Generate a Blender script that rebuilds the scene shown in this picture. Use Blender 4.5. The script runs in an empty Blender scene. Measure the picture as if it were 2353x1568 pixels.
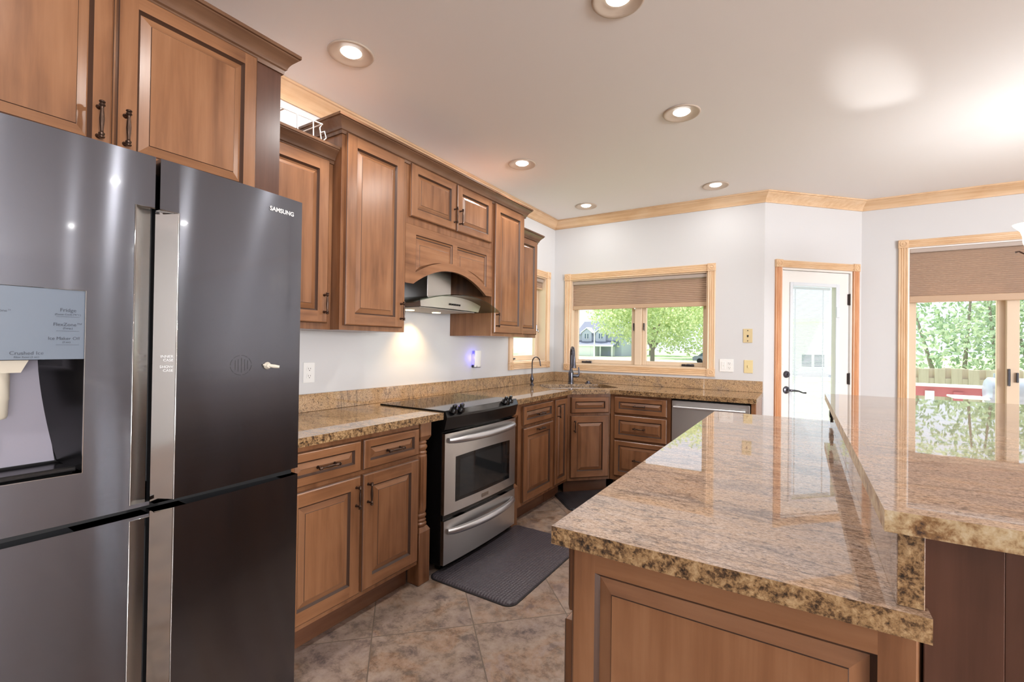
import bpy, bmesh, math, random
from mathutils import Matrix, Vector
from mathutils.geometry import tessellate_polygon
from math import radians, pi, sin, cos, sqrt
random.seed(7)
S = bpy.context.scene
COL = S.collection

# ------------------------------------------------------------------ camera
YAW, PITCH, ROLL, FPX = radians(32.108), radians(.453), radians(.793), 1067.7
fw = Vector((-sin(YAW)*cos(PITCH), cos(YAW)*cos(PITCH), sin(PITCH)))
rt = Vector((cos(YAW), sin(YAW), 0)); up = rt.cross(fw)
R_ = cos(ROLL)*rt + sin(ROLL)*up; U_ = -sin(ROLL)*rt + cos(ROLL)*up
cd = bpy.data.cameras.new('camera'); cam = bpy.data.objects.new('camera', cd); COL.objects.link(cam)
cam.matrix_world = Matrix(((R_.x, U_.x, -fw.x, 0), (R_.y, U_.y, -fw.y, 0), (R_.z, U_.z, -fw.z, 1.3), (0, 0, 0, 1)))
cd.sensor_width = 36; cd.sensor_fit = 'HORIZONTAL'; cd.lens = FPX/2353*36; cd.clip_start = .02; cd.clip_end = 500
S.camera = cam
# ------------------------------------------------------------------ view, world, sun, area lights
S.view_settings.view_transform = 'Standard'; S.view_settings.look = 'None'
S.view_settings.exposure = 0.28; S.view_settings.gamma = 1; S.view_settings.use_curve_mapping = False
S.cycles.use_denoising = True
S.cycles.max_bounces = 8; S.cycles.diffuse_bounces = 4; S.cycles.glossy_bounces = 4; S.cycles.transparent_max_bounces = 12
S.cycles.caustics_reflective = False; S.cycles.caustics_refractive = False
S.cycles.sample_clamp_indirect = 6
W = bpy.data.worlds.new('world'); S.world = W; W.use_nodes = True
bg = W.node_tree.nodes['Background']; bg.inputs[0].default_value = (.80, .90, 1, 1); bg.inputs[1].default_value = 1.25
def light(name, kind, loc, energy, color=(1, 1, 1), rot=(0, 0, 0), **kw):
    l = bpy.data.lights.new(name, kind); l.energy = energy; l.color = color
    for k, v in kw.items(): setattr(l, k, v)
    o = bpy.data.objects.new(name, l); COL.objects.link(o); o.location = loc; o.rotation_euler = rot
    return o
def aim(o, d): o.rotation_euler = Vector(d).to_track_quat('-Z', 'Y').to_euler()
sun = light('sun', 'SUN', (0, 20, 30), 7.0, (1, .95, .86), angle=radians(.6)); aim(sun, (.20, -.36, -1))
# added fill lamps, just inside two made-up windows out of view
aim(light('fill_lamp_front', 'AREA', (6.8, -2.92, 1.5), 190, (.97, .98, 1), shape='RECTANGLE', size=2.0, size_y=1.9), (-.6, 1, .45))
aim(light('fill_lamp_dining', 'AREA', (8.1, -1.5, 1.45), 500, (.97, .98, 1), shape='RECTANGLE', size=2.4, size_y=1.6), (-1, .25, .55))

# ------------------------------------------------------------------ materials
def srgb(r, g, b):
    f = lambda c: c/12.92 if c <= .04045 else ((c+.055)/1.055)**2.4
    return (f(r/255), f(g/255), f(b/255), 1)
def new_mat(name):
    m = bpy.data.materials.new(name); m.use_nodes = True; nt = m.node_tree
    return m, nt, nt.nodes['Principled BSDF']
def N(nt, typ, ins=None, **kw):
    n = nt.nodes.new('ShaderNode'+typ)
    for k, v in kw.items(): setattr(n, k, v)
    for k, v in (ins or {}).items():
        if hasattr(v, 'links') or isinstance(v, bpy.types.NodeSocket): nt.links.new(v, n.inputs[k])
        else: n.inputs[k].default_value = v
    return n
def ramp(nt, fac, stops, interp='LINEAR'):
    r = nt.nodes.new('ShaderNodeValToRGB'); nt.links.new(fac, r.inputs[0]); cr = r.color_ramp; cr.interpolation = interp
    while len(cr.elements) < len(stops): cr.elements.new(.5)
    for e, (p, c) in zip(cr.elements, stops): e.position = p; e.color = c
    return r.outputs[0]
def math_(nt, op, a, b=0.0, c=None):
    n = nt.nodes.new('ShaderNodeMath'); n.operation = op
    for i, v in enumerate((a, b) if c is None else (a, b, c)):
        if isinstance(v, bpy.types.NodeSocket): nt.links.new(v, n.inputs[i])
        else: n.inputs[i].default_value = v
    return n.outputs[0]
def objco(nt, scale=(1, 1, 1), rot=(0, 0, 0), rnd=0.0):
    tc = N(nt, 'TexCoord'); v = tc.outputs['Object']
    if rnd:
        oi = N(nt, 'ObjectInfo'); sc = N(nt, 'VectorMath', operation='SCALE'); nt.links.new(oi.outputs['Random'], sc.inputs['Scale'])
        sc.inputs[0].default_value = (rnd, rnd*.7, rnd*1.3)
        ad = N(nt, 'VectorMath', operation='ADD'); nt.links.new(v, ad.inputs[0]); nt.links.new(sc.outputs[0], ad.inputs[1]); v = ad.outputs[0]
    mp = N(nt, 'Mapping'); nt.links.new(v, mp.inputs[0]); mp.inputs['Scale'].default_value = scale; mp.inputs['Rotation'].default_value = rot
    return mp.outputs[0]
def noise(nt, vec, scale, detail=3, rough=.5, dist=0.0):
    n = N(nt, 'TexNoise', {'Scale': scale, 'Detail': detail, 'Roughness': rough, 'Distortion': dist}); nt.links.new(vec, n.inputs['Vector'])
    return n.outputs['Fac']
def mixc(nt, fac, a, b, blend='MIX'):
    n = nt.nodes.new('ShaderNodeMix'); n.data_type = 'RGBA'; n.blend_type = blend
    for i, v in ((0, fac), (6, a), (7, b)):
        if isinstance(v, bpy.types.NodeSocket): nt.links.new(v, n.inputs[i])
        else: n.inputs[i].default_value = v
    return n.outputs[2]
def setp(p, **kw):
    for k, v in kw.items(): p.inputs[k.replace('_', ' ')].default_value = v
def bump(nt, p, h, strength=.2, dist=.002):
    b = N(nt, 'Bump', {'Strength': strength, 'Distance': dist}); nt.links.new(h, b.inputs['Height']); nt.links.new(b.outputs[0], p.inputs['Normal'])
def plain(name, col, rough=.5, metal=0.0, **kw):
    m, nt, p = new_mat(name); setp(p, Base_Color=col, Roughness=rough, Metallic=metal, **kw); return m
def wood(name, lo, mid, hi, horiz=False, along=None, rough=.27, fine=22, stretch=.06, blot=3.0):
    m, nt, p = new_mat(name)
    s = (stretch, 1, 1) if horiz else (1, 1, stretch)
    if along == 'y': s = (1, stretch, 1)
    g = noise(nt, objco(nt, s, rnd=9.0), fine, 5, .6, .3)
    b = noise(nt, objco(nt, (.5, .6, .9) if horiz else (.9, .6, .35), rnd=5.0), blot*2, 3, .55, .6)
    f = math_(nt, 'ADD', math_(nt, 'MULTIPLY', g, .5), math_(nt, 'MULTIPLY_ADD', b, .42, .065))
    c = ramp(nt, f, [(.36, lo), (.53, mid), (.72, hi)])
    nt.links.new(c, p.inputs['Base Color']); setp(p, Roughness=rough)
    bump(nt, p, g, .05, .001)
    return m
M = {}
M['wood'] = wood('stained_maple', srgb(98, 63, 41), srgb(135, 92, 62), srgb(155, 111, 79))
M['wood_h'] = wood('stained_maple_rail', srgb(98, 63, 41), srgb(135, 92, 62), srgb(155, 111, 79), horiz=True)
M['glaze'] = plain('dark_glaze', srgb(66, 42, 28), .5)
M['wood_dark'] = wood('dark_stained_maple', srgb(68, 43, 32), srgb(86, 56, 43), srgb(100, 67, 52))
M['cornice'] = wood('glazed_cornice_maple', srgb(74, 51, 37), srgb(104, 74, 54), srgb(126, 93, 70), horiz=True)
M['toe'] = wood('toe_kick_wood', srgb(88, 56, 40), srgb(106, 70, 50), srgb(120, 82, 60), horiz=True)
M['oak'] = wood('oak_trim', srgb(204, 164, 124), srgb(222, 188, 150), srgb(234, 206, 174), rough=.35, fine=45)
M['oak_h'] = wood('oak_trim_level', srgb(204, 164, 124), srgb(222, 188, 150), srgb(234, 206, 174), horiz=True, rough=.35, fine=45)
M['oak_y'] = wood('oak_trim_deep', srgb(204, 164, 124), srgb(222, 188, 150), srgb(234, 206, 174), along='y', rough=.35, fine=45)
M['oak_red'] = wood('oak_door_casing', srgb(184, 122, 78), srgb(206, 148, 104), srgb(222, 172, 130), rough=.35, fine=45)
M['sashwood'] = plain('sash_wood', srgb(220, 198, 172), .4)

def granite(name, ang, c_lo, c_mid, c_hi):
    m, nt, p = new_mat(name)
    v = objco(nt, (1, 1.7, 1.3), (0, 0, ang))
    n1 = noise(nt, v, 150, 3, .75, .1)
    n2 = noise(nt, objco(nt, (.9, 2.0, 1.2), (0, 0, ang)), 5, 7, .7, .5)
    n3 = noise(nt, objco(nt, (.45, 1.9, 1), (0, 0, ang)), 2.0, 7, .62, .8)
    n4 = noise(nt, v, 50, 4, .72, .2)
    base = ramp(nt, n1, [(.36, srgb(78, 64, 58)), (.44, c_lo), (.51, c_mid), (.64, c_hi)])
    tint = ramp(nt, n2, [(.34, srgb(132, 116, 110)), (.47, c_mid), (.57, srgb(190, 154, 120)), (.70, c_hi)])
    c = mixc(nt, .42, base, tint)
    fleck = ramp(nt, n4, [(.37, (1, 1, 1, 1)), (.44, (0, 0, 0, 1))])
    c = mixc(nt, math_(nt, 'MULTIPLY', fleck, .68), c, srgb(74, 62, 58))
    vein = ramp(nt, n3, [(.470, (0, 0, 0, 1)), (.490, (1, 1, 1, 1)), (.496, (1, 1, 1, 1)), (.508, (0, 0, 0, 1))])
    c = mixc(nt, math_(nt, 'MULTIPLY', vein, math_(nt, 'MULTIPLY', n4, .9)), c, srgb(70, 58, 56))
    nt.links.new(c, p.inputs['Base Color']); setp(p, Roughness=.02, IOR=1.62)
    return m
M['granite'] = granite('polished_granite', radians(14), srgb(130, 110, 97), srgb(174, 150, 133), srgb(200, 181, 166))
M['granite_side'] = granite('polished_granite_perimeter', radians(80), srgb(126, 100, 74), srgb(184, 152, 114), srgb(208, 182, 146))
def rough_granite(name, pale):
    m, nt, p = new_mat(name)
    v = objco(nt); n1 = noise(nt, v, 120 if not pale else 48, 5, .7, .2); n2 = noise(nt, v, 42 if not pale else 16, 4, .62, .4)
    f = math_(nt, 'ADD', math_(nt, 'MULTIPLY', n1, .6), math_(nt, 'MULTIPLY', n2, .42))
    c = ramp(nt, f, [(.38, srgb(38, 31, 27)), (.45, srgb(92, 68, 46)), (.52, srgb(150, 117, 80)), (.64, srgb(188, 158, 118))] if not pale else
             [(.36, srgb(60, 44, 38)), (.44, srgb(138, 102, 66)), (.52, srgb(186, 160, 122)), (.64, srgb(208, 194, 166))])
    nt.links.new(c, p.inputs['Base Color']); setp(p, Roughness=.28); bump(nt, p, n2, .5, .006)
    return m
M['granite_edge'] = rough_granite('chiselled_granite_edge', False)
M['granite_edge_pale'] = rough_granite('pale_granite_edge', True)

def tile_floor():
    m, nt, p = new_mat('slate_look_tile')
    tc = N(nt, 'TexCoord'); sx = N(nt, 'SeparateXYZ'); nt.links.new(tc.outputs['Object'], sx.inputs[0])
    x, y = sx.outputs[0], sx.outputs[1]
    T = .64
    u = math_(nt, 'DIVIDE', math_(nt, 'SUBTRACT', math_(nt, 'ADD', x, y), .462), T)
    w = math_(nt, 'DIVIDE', math_(nt, 'SUBTRACT', math_(nt, 'SUBTRACT', y, x), 3.03), T)
    def edge(a):
        f = math_(nt, 'FRACT', math_(nt, 'ADD', a, 100)); return math_(nt, 'MINIMUM', f, math_(nt, 'SUBTRACT', 1.0, f))
    d = math_(nt, 'MINIMUM', edge(u), edge(w))
    g = math_(nt, 'LESS_THAN', d, .0062)
    cb = N(nt, 'CombineXYZ'); nt.links.new(math_(nt, 'FLOOR', u), cb.inputs[0]); nt.links.new(math_(nt, 'FLOOR', w), cb.inputs[1])
    wn = N(nt, 'TexWhiteNoise'); nt.links.new(cb.outputs[0], wn.inputs['Vector'])
    off = N(nt, 'VectorMath', operation='SCALE'); nt.links.new(wn.outputs['Color'], off.inputs[0]); off.inputs['Scale'].default_value = 20
    ad = N(nt, 'VectorMath', operation='ADD'); nt.links.new(tc.outputs['Object'], ad.inputs[0]); nt.links.new(off.outputs[0], ad.inputs[1])
    n1 = noise(nt, ad.outputs[0], 3.2, 9, .64, .35); n2 = noise(nt, ad.outputs[0], 11, 12, .78, .2)
    c1 = ramp(nt, n1, [(.36, srgb(116, 104, 104)), (.44, srgb(148, 130, 120)), (.50, srgb(160, 142, 126)), (.56, srgb(162, 124, 92)), (.61, srgb(150, 128, 120)), (.70, srgb(170, 150, 140))])
    c2 = ramp(nt, n2, [(.40, srgb(58, 50, 48)), (.45, srgb(118, 100, 90)), (.51, srgb(164, 142, 126)), (.62, srgb(186, 168, 156))])
    c = mixc(nt, .55, c1, c2)
    c = mixc(nt, math_(nt, 'MULTIPLY', wn.outputs['Value'], .22), c, srgb(150, 128, 120))
    c = mixc(nt, g, c, srgb(118, 104, 92))
    nt.links.new(c, p.inputs['Base Color']); setp(p, Roughness=.34)
    h = math_(nt, 'SUBTRACT', math_(nt, 'MULTIPLY', n2, .3), g); bump(nt, p, h, .25, .003)
    return m
M['tile'] = tile_floor()
def paint(name, col, rough=.6, bs=.12):
    m, nt, p = new_mat(name); setp(p, Base_Color=col, Roughness=rough)
    bump(nt, p, noise(nt, objco(nt), 120, 3, .5), bs, .001); return m
M['wall'] = paint('white_wall_paint', srgb(211, 211, 212))
M['ceiling'] = paint('white_ceiling_paint', srgb(247, 246, 246), .7)
def brushed(name, col, rough, axis_scale, aniso=.6, metal=1.0, amt=.05, coat=0.0):
    m, nt, p = new_mat(name)
    n = noise(nt, objco(nt, axis_scale), 260, 2, .5)
    setp(p, Coat_Weight=coat, Coat_Roughness=.05)
    nt.links.new(math_(nt, 'ADD', math_(nt, 'MULTIPLY', n, amt), rough-amt/2), p.inputs['Roughness'])
    setp(p, Base_Color=col, Metallic=metal, Anisotropic=aniso)
    t = N(nt, 'CombineXYZ', {2: 1.0}); nt.links.new(t.outputs[0], p.inputs['Tangent'])
    return m
M['blacksteel'] = brushed('black_stainless', srgb(112, 114, 122), .17, (.02, 1, 4), 1.0, coat=.35)
M['steel'] = brushed('brushed_steel', srgb(206, 204, 202), .30, (.03, 1, 5), .5)
M['steel_smooth'] = plain('satin_steel', srgb(205, 205, 208), .36, 1.0)
M['filter'] = plain('aluminium_filter', srgb(186, 180, 170), .5, .2)
M['chrome'] = plain('polished_chrome', srgb(176, 174, 172), .08, 1.0)
M['pocket'] = plain('satin_pocket_metal', srgb(184, 182, 180), .22, 1.0)
M['blackgap'] = plain('black_gasket', srgb(14, 13, 14), .6)
M['fridgecase'] = plain('dark_grey_case', srgb(58, 56, 58), .45)
M['blackglass'] = plain('black_ceramic_glass', srgb(18, 17, 18), .05)
M['blackplastic'] = plain('black_plastic', srgb(20, 19, 20), .22)
M['ovenglass'] = plain('dark_oven_glass', srgb(36, 38, 40), .05)
M['panelgrey'] = plain('blue_grey_display', srgb(92, 102, 116), .42)
M['nichegrey'] = plain('grey_niche', srgb(136, 131, 143), .3)
M['cream'] = plain('cream_plastic', srgb(212, 204, 188), .4)
M['ink'] = plain('dark_print', srgb(52, 58, 70), .5)
M['logo'] = plain('silver_print', srgb(226, 226, 226), .35, .3)
M['bronze'] = plain('oil_rubbed_bronze', srgb(84, 66, 56), .3, .85)
M['pewter'] = plain('dark_pewter', srgb(92, 92, 100), .22, .9)
M['white'] = plain('white_plastic', srgb(238, 238, 236), .35)
M['ivory'] = plain('ivory_plastic', srgb(226, 208, 158), .4)
M['almond'] = plain('almond_plastic', srgb(214, 194, 150), .4)
M['black'] = plain('slot_black', srgb(20, 20, 20), .6)
M['doorpaint'] = plain('white_door_paint', srgb(236, 234, 230), .4)
M['lite_frame'] = plain('light_frame_plastic', srgb(222, 228, 234), .35)
M['hinge'] = plain('dark_hinge', srgb(58, 50, 46), .4, .6)
M['wire'] = plain('white_coated_wire', srgb(232, 230, 226), .35)
M['canring'] = plain('white_can_trim', srgb(206, 190, 174), .45)
def emis(name, col, strength):
    m, nt, p = new_mat(name); setp(p, Base_Color=col, Emission_Color=col, Emission_Strength=strength, Roughness=.4); return m
M['bulb'] = emis('lamp_lens', (1, .98, .95, 1), 5.0)
M['hoodbulb'] = emis('warm_lamp_lens', (1, .78, .42, 1), 6.0)
M['blue_led'] = emis('blue_led', (.16, .14, 1, 1), 2.5)
M['shade'] = emis('frosted_shade', (1, .96, .88, 1), .7)
def glass(name, tint=(1, 1, 1, 1), refl=.9, rough=0.0):
    m = bpy.data.materials.new(name); m.use_nodes = True; nt = m.node_tree; nt.nodes.clear()
    o = N(nt, 'OutputMaterial'); t = N(nt, 'BsdfTransparent', {'Color': tint}); g = N(nt, 'BsdfGlossy', {'Roughness': rough})
    ge = N(nt, 'NewGeometry')          # same reflectance from both sides of the thin pane
    ior = math_(nt, 'ADD', 1.45, math_(nt, 'MULTIPLY', ge.outputs['Backfacing'], 1/1.45-1.45))
    f = N(nt, 'Fresnel', {'IOR': ior}); mx = N(nt, 'MixShader')
    nt.links.new(math_(nt, 'MULTIPLY', f.outputs[0], refl), mx.inputs[0]); nt.links.new(t.outputs[0], mx.inputs[1]); nt.links.new(g.outputs[0], mx.inputs[2])
    nt.links.new(mx.outputs[0], o.inputs[0]); return m
M['glass'] = glass('window_glass', refl=.55); M['glass_tint'] = glass('green_tinted_glass', srgb(206, 216, 206), 1.0)
def translucent(name, col, k, rough=.9):
    m = bpy.data.materials.new(name); m.use_nodes = True; nt = m.node_tree; nt.nodes.clear()
    o = N(nt, 'OutputMaterial'); a = N(nt, 'BsdfDiffuse', {'Color': col}); b = N(nt, 'BsdfTranslucent', {'Color': col}); mx = N(nt, 'MixShader', {0: k})
    nt.links.new(a.outputs[0], mx.inputs[1]); nt.links.new(b.outputs[0], mx.inputs[2]); nt.links.new(mx.outputs[0], o.inputs[0]); return m
M['blind'] = translucent('taupe_cell_fabric', srgb(204, 178, 158), .34)
M['blindrail'] = plain('taupe_rail', srgb(192, 162, 134), .4)
M['headrail'] = plain('grey_headrail', srgb(182, 168, 158), .4)
M['slat'] = translucent('white_mini_slat', srgb(236, 242, 246), .45)
def mat_weave(name, col):
    m, nt, p = new_mat(name); setp(p, Base_Color=col, Roughness=.36)
    sx = N(nt, 'SeparateXYZ'); nt.links.new(objco(nt, (1, 1, 1), (0, 0, radians(45))), sx.inputs[0])
    a = math_(nt, 'SINE', math_(nt, 'MULTIPLY', sx.outputs[0], 260)); b = math_(nt, 'SINE', math_(nt, 'MULTIPLY', sx.outputs[1], 260))
    h = math_(nt, 'MULTIPLY', a, b)
    bump(nt, p, h, .45, .003); return m
M['weave'] = mat_weave('woven_vinyl', srgb(80, 74, 80))
M['rubber'] = plain('black_rubber', srgb(40, 38, 40), .5)
M['weave_black'] = mat_weave('woven_black_rubber', srgb(46, 44, 48))
def leafmat(name, a, b):
    m = bpy.data.materials.new(name); m.use_nodes = True; nt = m.node_tree; nt.nodes.clear()
    o = N(nt, 'OutputMaterial'); c = ramp(nt, noise(nt, objco(nt), 1.7, 3, .7), [(.35, a), (.62, b)])
    d = N(nt, 'BsdfDiffuse'); t = N(nt, 'BsdfTranslucent'); mx = N(nt, 'MixShader', {0: .4})
    nt.links.new(c, d.inputs[0]); nt.links.new(c, t.inputs[0]); nt.links.new(d.outputs[0], mx.inputs[1]); nt.links.new(t.outputs[0], mx.inputs[2]); nt.links.new(mx.outputs[0], o.inputs[0]); return m
M['leaf'] = leafmat('maple_leaves', srgb(172, 196, 140), srgb(222, 230, 176))  # leaf greens paled, outdoor haze mixed into the colour
M['leaf2'] = leafmat('shrub_leaves', srgb(136, 164, 132), srgb(200, 214, 180))
M['bark'] = plain('bark', srgb(150, 140, 128), .9)
def grassmat():
    m, nt, p = new_mat('lawn_grass'); c = ramp(nt, noise(nt, objco(nt), .5, 5, .7), [(.35, srgb(140, 168, 122)), (.65, srgb(178, 198, 150))])
    nt.links.new(c, p.inputs['Base Color']); setp(p, Roughness=.9); return m
M['grass'] = grassmat()
M['asphalt'] = paint('pale_road', srgb(196, 196, 198), .9)
M['siding'] = paint('grey_siding', srgb(184, 188, 206), .8)  # siding lightened to look hazy with distance
M['roof'] = paint('grey_shingles', srgb(114, 120, 140), .9)  # shingle grey also raised for the haze
M['trimwhite'] = plain('white_trim_paint', srgb(240, 240, 240), .6)
M['houseglass'] = plain('house_window_glass', srgb(90, 110, 130), .1)
M['fence'] = wood('weathered_cedar', srgb(178, 166, 146), srgb(196, 184, 164), srgb(208, 198, 180))
M['redrail'] = plain('red_deck_paint', srgb(190, 112, 116), .6)  # red made paler to carry the veiling glare
M['deck'] = wood('deck_boards', srgb(186, 176, 168), srgb(204, 196, 188), srgb(216, 208, 200), horiz=True)
M['grill'] = plain('grey_barrel_steel', srgb(170, 178, 192), .35, .3)
M['carpaint'] = plain('silver_car_paint', srgb(150, 156, 164), .25, .3)
M['tyre'] = plain('tyre_rubber', srgb(40, 40, 42), .8)

# ------------------------------------------------------------------ mesh builder
class MB:
    def __init__(s): s.v = []; s.f = []; s.m = []
    def add(s, vs, fs, m=0):
        o = len(s.v); s.v += [tuple(p) for p in vs]
        for f in fs: s.f.append(tuple(i+o for i in f)); s.m.append(m)
        return s
    def quad(s, a, b, c, d, m=0): return s.add((a, b, c, d), ((0, 1, 2, 3),), m)
    def box(s, x0, x1, y0, y1, z0, z1, b=0.0, m=0):
        b = min(b, (x1-x0)*.45, (y1-y0)*.45, (z1-z0)*.45)
        if b <= 0:
            v = [(x, y, z) for x in (x0, x1) for y in (y0, y1) for z in (z0, z1)]
            return s.add(v, ((0, 1, 3, 2), (4, 6, 7, 5), (0, 4, 5, 1), (2, 3, 7, 6), (0, 2, 6, 4), (1, 5, 7, 3)), m)
        bm = bmesh.new()
        for sx, X, ix in ((0, x0, 1), (1, x1, -1)):
            for Y, iy in ((y0, 1), (y1, -1)):
                for Z, iz in ((z0, 1), (z1, -1)):
                    bm.verts.new((X, Y+iy*b, Z+iz*b)); bm.verts.new((X+ix*b, Y, Z+iz*b)); bm.verts.new((X+ix*b, Y+iy*b, Z))
        bmesh.ops.convex_hull(bm, input=bm.verts)
        bmesh.ops.dissolve_limit(bm, angle_limit=.01, verts=bm.verts, edges=bm.edges)
        bm.verts.index_update(); s.add([v.co for v in bm.verts], [[v.index for v in f.verts] for f in bm.faces], m); bm.free()
        return s
    def hull(s, pts, m=0):
        bm = bmesh.new()
        for p in pts: bm.verts.new(p)
        bmesh.ops.convex_hull(bm, input=bm.verts); bmesh.ops.dissolve_limit(bm, angle_limit=.01, verts=bm.verts, edges=bm.edges)
        bm.verts.index_update(); s.add([v.co for v in bm.verts], [[v.index for v in f.verts] for f in bm.faces], m); bm.free(); return s
    def prism(s, loops, a, b, axis='z', m=0, mside=None):
        """loops: outline + holes as 2D points, extruded from a to b along axis ('z': (x,y), 'y': (x,z), 'x': (y,z))"""
        mk = {'z': lambda p, t: (p[0], p[1], t), 'y': lambda p, t: (p[0], t, p[1]), 'x': lambda p, t: (t, p[0], p[1])}[axis]
        tri = tessellate_polygon([[Vector((p[0], p[1], 0)) for p in l] for l in loops])
        flat = [p for l in loops for p in l]
        s.add([mk(p, b) for p in flat], tri, m); s.add([mk(p, a) for p in flat], [t[::-1] for t in tri], m)
        for l in loops:
            n = len(l); v = [mk(p, a) for p in l]+[mk(p, b) for p in l]
            s.add(v, [(i, (i+1) % n, n+(i+1) % n, n+i) for i in range(n)], m if mside is None else mside)
        return s
    def lathe(s, prof, c=(0, 0, 0), axis='z', seg=24, m=0, rmod=None, cap=True):
        cap = cap and prof[0] != prof[-1]
        vs = []; fs = []
        for r, h in prof:
            for i in range(seg):
                a = 2*pi*i/seg; rr = r if rmod is None else rmod(r, h, a)
                p = {'z': (rr*cos(a), rr*sin(a), h), 'y': (rr*cos(a), h, rr*sin(a)), 'x': (h, rr*cos(a), rr*sin(a))}[axis]
                vs.append((p[0]+c[0], p[1]+c[1], p[2]+c[2]))
        for j in range(len(prof)-1):
            for i in range(seg): fs.append((j*seg+i, j*seg+(i+1) % seg, (j+1)*seg+(i+1) % seg, (j+1)*seg+i))
        if cap and prof[0][0] > 1e-5: fs.append(tuple(range(seg))[::-1])
        if cap and prof[-1][0] > 1e-5: fs.append(tuple((len(prof)-1)*seg+i for i in range(seg)))
        return s.add(vs, fs, m)
    def tube(s, path, r, seg=10, m=0, flat=1.0):
        P = [Vector(p) for p in path]; n = len(P); R = r if isinstance(r, (list, tuple)) else [r]*n
        vs = []; fs = []; ref = None
        for i, p in enumerate(P):
            t = (P[min(i+1, n-1)]-P[max(i-1, 0)]).normalized()
            if ref is None: ref = Vector((0, 0, 1)) if abs(t.z) < .9 else Vector((1, 0, 0))
            a = (ref-t*ref.dot(t)).normalized(); b = t.cross(a); ref = a
            for k in range(seg):
                q = p+(a*cos(2*pi*k/seg)*flat+b*sin(2*pi*k/seg))*R[i]; vs.append(q)
        for j in range(n-1):
            for k in range(seg): fs.append((j*seg+k, j*seg+(k+1) % seg, (j+1)*seg+(k+1) % seg, (j+1)*seg+k))
        fs.append(tuple(range(seg))[::-1]); fs.append(tuple((n-1)*seg+k for k in range(seg)))
        return s.add(vs, fs, m)
    def sweep(s, prof, path, m=0):
        """moulding: prof (offset to the right of the path, z), mitred along path of 2D points"""
        P = [Vector(p) for p in path]; n = len(P); rows = []
        for i in range(n):
            d1 = (P[i]-P[i-1]).normalized() if i else None; d2 = (P[i+1]-P[i]).normalized() if i < n-1 else None
            n1 = Vector((d1.y, -d1.x)) if d1 else None; n2 = Vector((d2.y, -d2.x)) if d2 else None
            if n1 is None: b = n2
            elif n2 is None: b = n1
            else: b = (n1+n2)/(1+n1.dot(n2))
            rows.append([(P[i].x+b.x*o, P[i].y+b.y*o, z) for o, z in prof])
        k = len(prof); vs = [q for r in rows for q in r]
        fs = [(i*k+j, i*k+(j+1) % k, (i+1)*k+(j+1) % k, (i+1)*k+j) for i in range(n-1) for j in range(k)]
        fs += [tuple(range(k))[::-1], tuple((n-1)*k+j for j in range(k))]
        return s.add(vs, fs, m)
    def build(s, name, mats, parent=None, smooth=32):
        me = bpy.data.meshes.new(name); me.from_pydata(s.v, [], s.f)
        mats = mats if isinstance(mats, (list, tuple)) else [mats]
        for mm in mats: me.materials.append(M[mm])
        me.polygons.foreach_set('material_index', s.m)
        bm = bmesh.new(); bm.from_mesh(me); bmesh.ops.remove_doubles(bm, verts=bm.verts, dist=1e-5); bmesh.ops.recalc_face_normals(bm, faces=bm.faces); bm.to_mesh(me); bm.free()
        if smooth:
            me.polygons.foreach_set('use_smooth', [True]*len(me.polygons)); me.set_sharp_from_angle(angle=radians(smooth))
        o = bpy.data.objects.new(name, me); COL.objects.link(o)
        if parent is not None: o.parent = parent
        return o
def tag(o, label, cat, group=None, kind=None):
    if label: o['label'] = label
    if cat: o['category'] = cat
    if group: o['group'] = group
    if kind: o['kind'] = kind
    return o
def thing(name, label, cat, loc=(0, 0, 0), rotz=0.0, group=None):
    o = bpy.data.objects.new(name, None); COL.objects.link(o); o.empty_display_size = .05
    o.location = loc; o.rotation_euler = (0, 0, rotz); return tag(o, label, cat, group)
def struct(o): o['kind'] = 'structure'; return o
def text(name, body, size, parent, x, y, z, mat='ink', align='LEFT', bold=0.0, rz=0.0):
    cu = bpy.data.curves.new(name, 'FONT'); cu.body = body; cu.size = size; cu.align_x = align; cu.extrude = .0003; cu.offset = bold
    cu.materials.append(M[mat]); o = bpy.data.objects.new(name, cu); COL.objects.link(o); o.parent = parent
    o.parent = None; bpy.context.view_layer.update()
    me = bpy.data.meshes.new_from_object(o.evaluated_get(bpy.context.evaluated_depsgraph_get())); bpy.data.objects.remove(o); bpy.data.curves.remove(cu)
    o = bpy.data.objects.new(name, me); COL.objects.link(o); o.parent = parent
    o.location = (x, y, z); o.rotation_euler = (pi/2, 0, rz); return o
LEFT = pi/2      # wall-left frame: local x -> world +y, local y -> world -x (into the wall)

# ------------------------------------------------------------------ room shell
XW, YB, YR, ZC = -2.32, 4.556, 5.29, 2.65
XE, YF = 8.2, -3.0
A0 = Vector((-.29, YB)); A1 = Vector((.444, YR)); LA = (A1-A0).length
fl = MB().box(XW-.15, XE+.15, YF-.15, YR+.15, -.12, 0).build('floor', 'tile', smooth=0); struct(fl)
CANS = [(-1.80, 1.42), (-1.79, 2.96), (-1.79, 4.165), (-.62, 1.73), (-.605, 2.77), (-.63, 4.16), (-.62, .25), (2.1, 1.4), (3.05, 2.7), (2.1, -1.0), (4.6, 1.4), (5.6, 2.7)]  # last six unseen: two read from refrigerator reflections, others added to brighten the room
circ = lambda cx, cy, r, n=24: [(cx+r*cos(2*pi*i/n), cy+r*sin(2*pi*i/n)) for i in range(n)]
struct(MB().prism([[(XW-.15, YF-.15), (XE+.15, YF-.15), (XE+.15, YR+.15), (XW-.15, YR+.15)]]+[circ(x, y, .078) for x, y in CANS], ZC, ZC+.12).build('ceiling', 'ceiling', smooth=0))
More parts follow.
